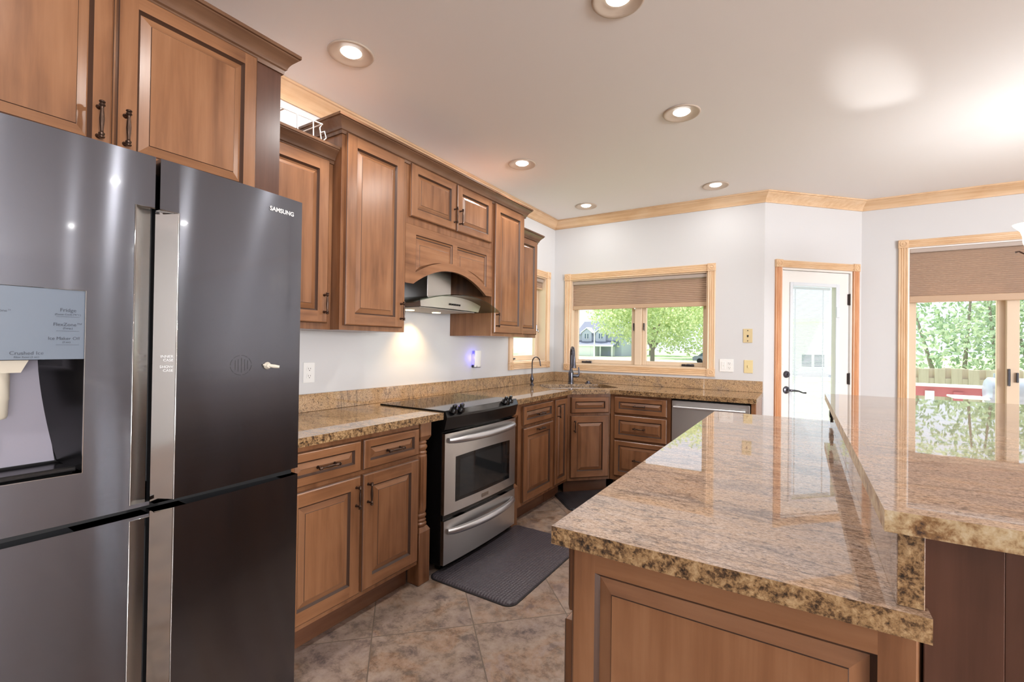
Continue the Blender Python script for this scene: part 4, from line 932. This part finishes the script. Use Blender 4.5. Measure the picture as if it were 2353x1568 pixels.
# ------------------------------------------------------------------ outdoors
GZ = -.75
o = MB().box(-160, 160, 5.6, 220, GZ-.2, GZ).build('ground', 'grass', smooth=0); struct(o)
o = MB().box(-160, -2.6, -60, 5.6, GZ-.2, GZ-.001).build('lawn_side', 'grass', smooth=0); struct(o)
o = MB().box(-150, 60, 40, 67, GZ, GZ+.02).build('road', 'asphalt', smooth=0); struct(o)
o = MB().box(-.6, 6, 5.45, 8.4, -.22, -.12).build('deck', 'deck', smooth=0); struct(o)
def foliage(name, parent, blobs, n, size, mat):
    m = MB(); tot = sum(r**2 for *_, r in blobs)
    for bx, by, bz, r in blobs:
        for _ in range(int(n*r*r/tot)):
            d = Vector((random.gauss(0, 1), random.gauss(0, 1), random.gauss(0, 1))).normalized(); q = Vector((bx, by, bz))+d*r*random.uniform(.55, 1.02)
            a = Vector((random.gauss(0, 1), random.gauss(0, 1), random.gauss(0, 1))).normalized(); b = a.orthogonal().normalized(); s_ = size*random.uniform(.6, 1.3)
            m.quad(q-a*s_, q-b*s_*.6, q+a*s_, q+b*s_*.6)
    me = bpy.data.meshes.new(name); me.from_pydata(m.v, [], m.f); me.materials.append(M[mat]); o = bpy.data.objects.new(name, me); COL.objects.link(o); o.parent = parent; return o
def tree(name, label, x, y, h, r, n, size, mat='leaf', trunk=.3, low=.35):
    t = thing(name, label, 'tree', (x, y, GZ))
    bl = [(0, 0, h*.68, r)]
    for k in range(9):
        a = 2*pi*k/9+random.uniform(-.3, .3); bl.append((cos(a)*r*.75, sin(a)*r*.75, h*(low+.12+.45*random.random()), r*random.uniform(.45, .65)))
    foliage('foliage', t, bl, n, size, mat)
    m = MB().tube([(0, 0, -.1), (.05, 0, h*.2), (-.1, .1, h*.5), (0, 0, h*.75)], [trunk, trunk*.8, trunk*.55, trunk*.2], 10)
    for k in range(5):
        a = 2*pi*k/5+.4; m.tube([(0, 0, h*.12+.1*k), (cos(a)*r*.3, sin(a)*r*.3, h*.4), (cos(a)*r*.6, sin(a)*r*.6, h*.62)], [trunk*.5, trunk*.35, trunk*.12], 8)
    m.build('trunk', 'bark', t, 60); return t
tree('maple_tree', 'large leafy tree across the road, behind the middle of the sink window', -16.4, 60, 12, 6.2, 15000, .20, low=.2)
tree('maple_tree', 'leafy tree at the right side of the sink window view', -14.0, 88, 17, 8.0, 9000, .30)
tree('maple_tree', 'leafy tree left of the house seen through the left-wall window', -62, 84, 16, 8, 2500, .5)
tree('maple_tree', 'far tree behind the house roof across the road', -30, 108, 19, 9, 3000, .55)
# house across the road
t = thing('house', 'two-storey grey house with two gable dormers across the road', 'house', (-35.2, 90, -.75))
MB().box(-5, 4.5, 0, 9, 0, 4.6).build('walls', 'siding', t, 0)
MB().prism([[(-.6, 4.4), (9.6, 4.4), (4.5, 7.3)]], -5.4, 5.0, 'x').build('roof', 'roof', t, 0)
for cx in (-2.7, .35):
    g = MB().prism([[(cx-1.05, 2.4), (cx+1.05, 2.4), (cx+1.05, 4.7), (cx, 5.5), (cx-1.05, 4.7)]], -.6, 2.5, 'y').build('gable_dormer', 'siding', t, 0)
    MB().prism([[(cx-1.3, 4.62), (cx, 5.62), (cx+1.3, 4.62), (cx+1.3, 4.84), (cx, 5.86), (cx-1.3, 4.84)]], -.8, 2.5, 'y').build('gable_trim', 'trimwhite', g, 0)
    for wx in (-.42, .12):
        f = MB().box(cx+wx-.06, cx+wx+.36, -.68, -.61, 3.45, 4.62).build('window_frame', 'trimwhite', g, 0); MB().box(cx+wx, cx+wx+.30, -.70, -.685, 3.52, 4.55).build('pane', 'houseglass', f, 0)
MB().prism([[(-3.2, 2.15), (.2, 2.15), (.2, 3.2)]], -5.4, 3.9, 'x').build('porch_roof', 'roof', t, 0)
MB().box(-5.3, 3.9, -3.3, -3.1, 1.95, 2.3).build('fascia', 'trimwhite', t, 0)
MB().box(-5.2, -.2, -2.9, 0, 0, 2.14).build('garage', 'trimwhite', t, 0); MB().box(-4.9, -.9, -2.97, -2.91, .05, 1.98).build('garage_door', 'trimwhite', t, 0)
for px_ in (1.2, 3.6): MB().box(px_-.09, px_+.09, -3.05, -2.88, 0, 2.0).build('porch_post', 'trimwhite', t, 0)
MB().box(2.3, 3.1, -.08, 0, .05, 1.95).build('front_door', 'trimwhite', t, 0)
t = thing('utility_pole', 'slim pale light pole in front of the grey house', 'pole', (-24.3, 60, GZ))
MB().tube([(0, 0, 0), (0, 0, 4.6)], [.11, .07], 10).build('shaft', 'trimwhite', t, 40); MB().tube([(0, 0, 4.55), (.5, 0, 4.75), (1.0, 0, 4.75)], .05, 8).build('lamp_arm', 'trimwhite', t, 40)
t = thing('car', 'silver car parked on the road at the right edge of the sink window', 'car', (-9.6, 62, GZ+.02))
MB().hull([(x, y, z) for x, z in ((-2.1, .35), (-2.15, .75), (-1.9, .95), (2.0, .9), (2.1, .7), (2.05, .35)) for y in (-.85, .85)]).hull([(x, y*s_, z) for x, z, s_ in ((-1.6, .92, .84), (-1.0, 1.42, .66), (.6, 1.42, .66), (1.3, .9, .84)) for y in (-1, 1)]).build('body', 'carpaint', t, 30)
for y in (-.845, .845): MB().hull([(x, y-.012*0+d, z) for x, z in ((-1.3, .98), (-.95, 1.34), (.5, 1.34), (1.0, .98)) for d in (-.02, .02)]).build('side_window', 'houseglass', t, 0)
for x in (-1.3, 1.3):
    for y in (-.8, .8): MB().lathe([(.0001, -.1), (.30, -.1), (.33, -.06), (.33, .06), (.30, .1), (.0001, .1)], (x, y, .33), 'y', 20).build('wheel', 'tyre', t, 40)
# deck railing, fence, bushes, barrel grill
t = thing('deck_railing', 'red painted deck railing with white cap beyond the patio door', 'railing', (0, 8.0, -.12))
MB().box(.75, 6, -.06, .06, .955, .99, .004).build('cap_rail', 'trimwhite', t, 0); MB().box(.75, 6, -.02, .02, .83, .954).build('top_board', 'redrail', t, 0); MB().box(.75, 6, -.02, .02, .10, .20).build('bottom_board', 'redrail', t, 0)
for i in range(19): MB().box(.80+.27*i, .89+.27*i, -.045, -.021, .10, .90).build('baluster', 'redrail' if i % 3 == 0 else 'trimwhite', t, 0)
t = thing('wood_fence', 'weathered wooden privacy fence beyond the deck', 'fence', (0, 11, GZ))
for i in range(33): MB().box(1.1+.22*i, 1.24+.22*i, 0, .02, .05, 1.73+.008*((i*7) % 3-1), .004).build('picket', 'fence', t, 0)
for i in range(33): MB().box(1.2+.22*i, 1.34+.22*i, .062, .082, .05, 1.735+.008*((i*5) % 3-1), .004).build('picket', 'fence', t, 0)
MB().box(1.1, 8.3, .021, .06, 1.42, 1.56).box(1.1, 8.3, .021, .06, .3, .42).build('rail', 'fence', t, 0)
t = thing('shrub', 'dense light green shrubs rising behind the wooden fence', 'bush', (0, 0, GZ))
foliage('foliage', t, [(x, 13.4+.6*((i*37) % 3-1), 1.7+.5*((i*53) % 4)/3, 1.25) for i, x in enumerate([2.7+.8*k for k in range(8)])]+[(x, 14.2, 3.3+.3*((i*31) % 3), 1.15) for i, x in enumerate([2.9+.9*k for k in range(7)])], 17000, .062, 'leaf2')
sm = MB()
for k in range(14): sm.tube([(2.3+.5*k, 13.6, 0), (2.4+.5*k, 13.5, 1.6), (2.2+.5*k+.3*((k*5) % 3-1), 13.4, 3.6)], [.05, .04, .015], 6)
sm.build('stems', 'bark', t, 60)
t = thing('barrel_grill', 'silver barrel grill with side shelf on the deck by the red railing', 'grill', (1.76, 7.35, -.12))
MB().lathe([(.0001, 0), (.13, 0), (.155, .02), (.155, .85), (.13, .87), (.0001, .87)], (0, 0, .97), 'x', 28).build('barrel', 'grill', t, 40)
MB().lathe([(.0001, 1.08), (.04, 1.08), (.04, 1.17), (.0001, 1.17)], (.10, 0, 0), seg=16).build('chimney', 'grill', t, 40)
MB().box(-.30, -.002, -.17, .17, .875, .895, .004).build('side_shelf', 'trimwhite', t, 0)
for x in (.1, .76):
    for y in (-.12, .12): MB().tube([(x, y*.7, .86), (x, y*1.4, .001)], .014, 8).build('leg', 'fridgecase', t, 40)
t = thing('white_building', 'white neighbouring building seen through the blinds of the angled door', 'building', (.45, 42, GZ))
MB().box(-1.25, 1.1, 0, 3, 0, 4.1).build('walls', 'trimwhite', t, 0); MB().box(-1.4, 1.25, -.2, 3.2, 4.1, 4.35).build('roof', 'trimwhite', t, 0)
for x in (-.55, .25): MB().box(x, x+.62, -.03, 0, .7, 1.6).build('window', 'houseglass', t, 0)
# added spot lamp for the bright ceiling patch, standing in for a sun glint
aim(light('ceiling_patch_spot', 'SPOT', (1.60, 7.30, .80), 430, (1, .99, .97), spot_size=radians(5.0), spot_blend=1.0, shadow_soft_size=.03), (-1.30, -4.3, 1.85))
# unseen window frames, added around the openings that hold the fill lamps
for nm, loc, rz, a, b, c, d in (('added_window_3', (XE, YR, 0), -pi/2, YR+.2, YR+2.8, .55, 2.25), ('added_window_4', (XE, YF, 0), pi, XE-7.9, XE-5.7, .5, 2.45)):
    t = bpy.data.objects.new(nm, None); COL.objects.link(t); struct(t); t.location = loc; t.rotation_euler = (0, 0, rz)
    casing_set(t, a, b, c, d); jamb(t, a, b, c, d, .148)
    k = (a+b)/2; sash(t, a+.0125, k, c+.0125, d-.0125, .10); sash(t, k, b-.0125, c+.0125, d-.0125, .10)
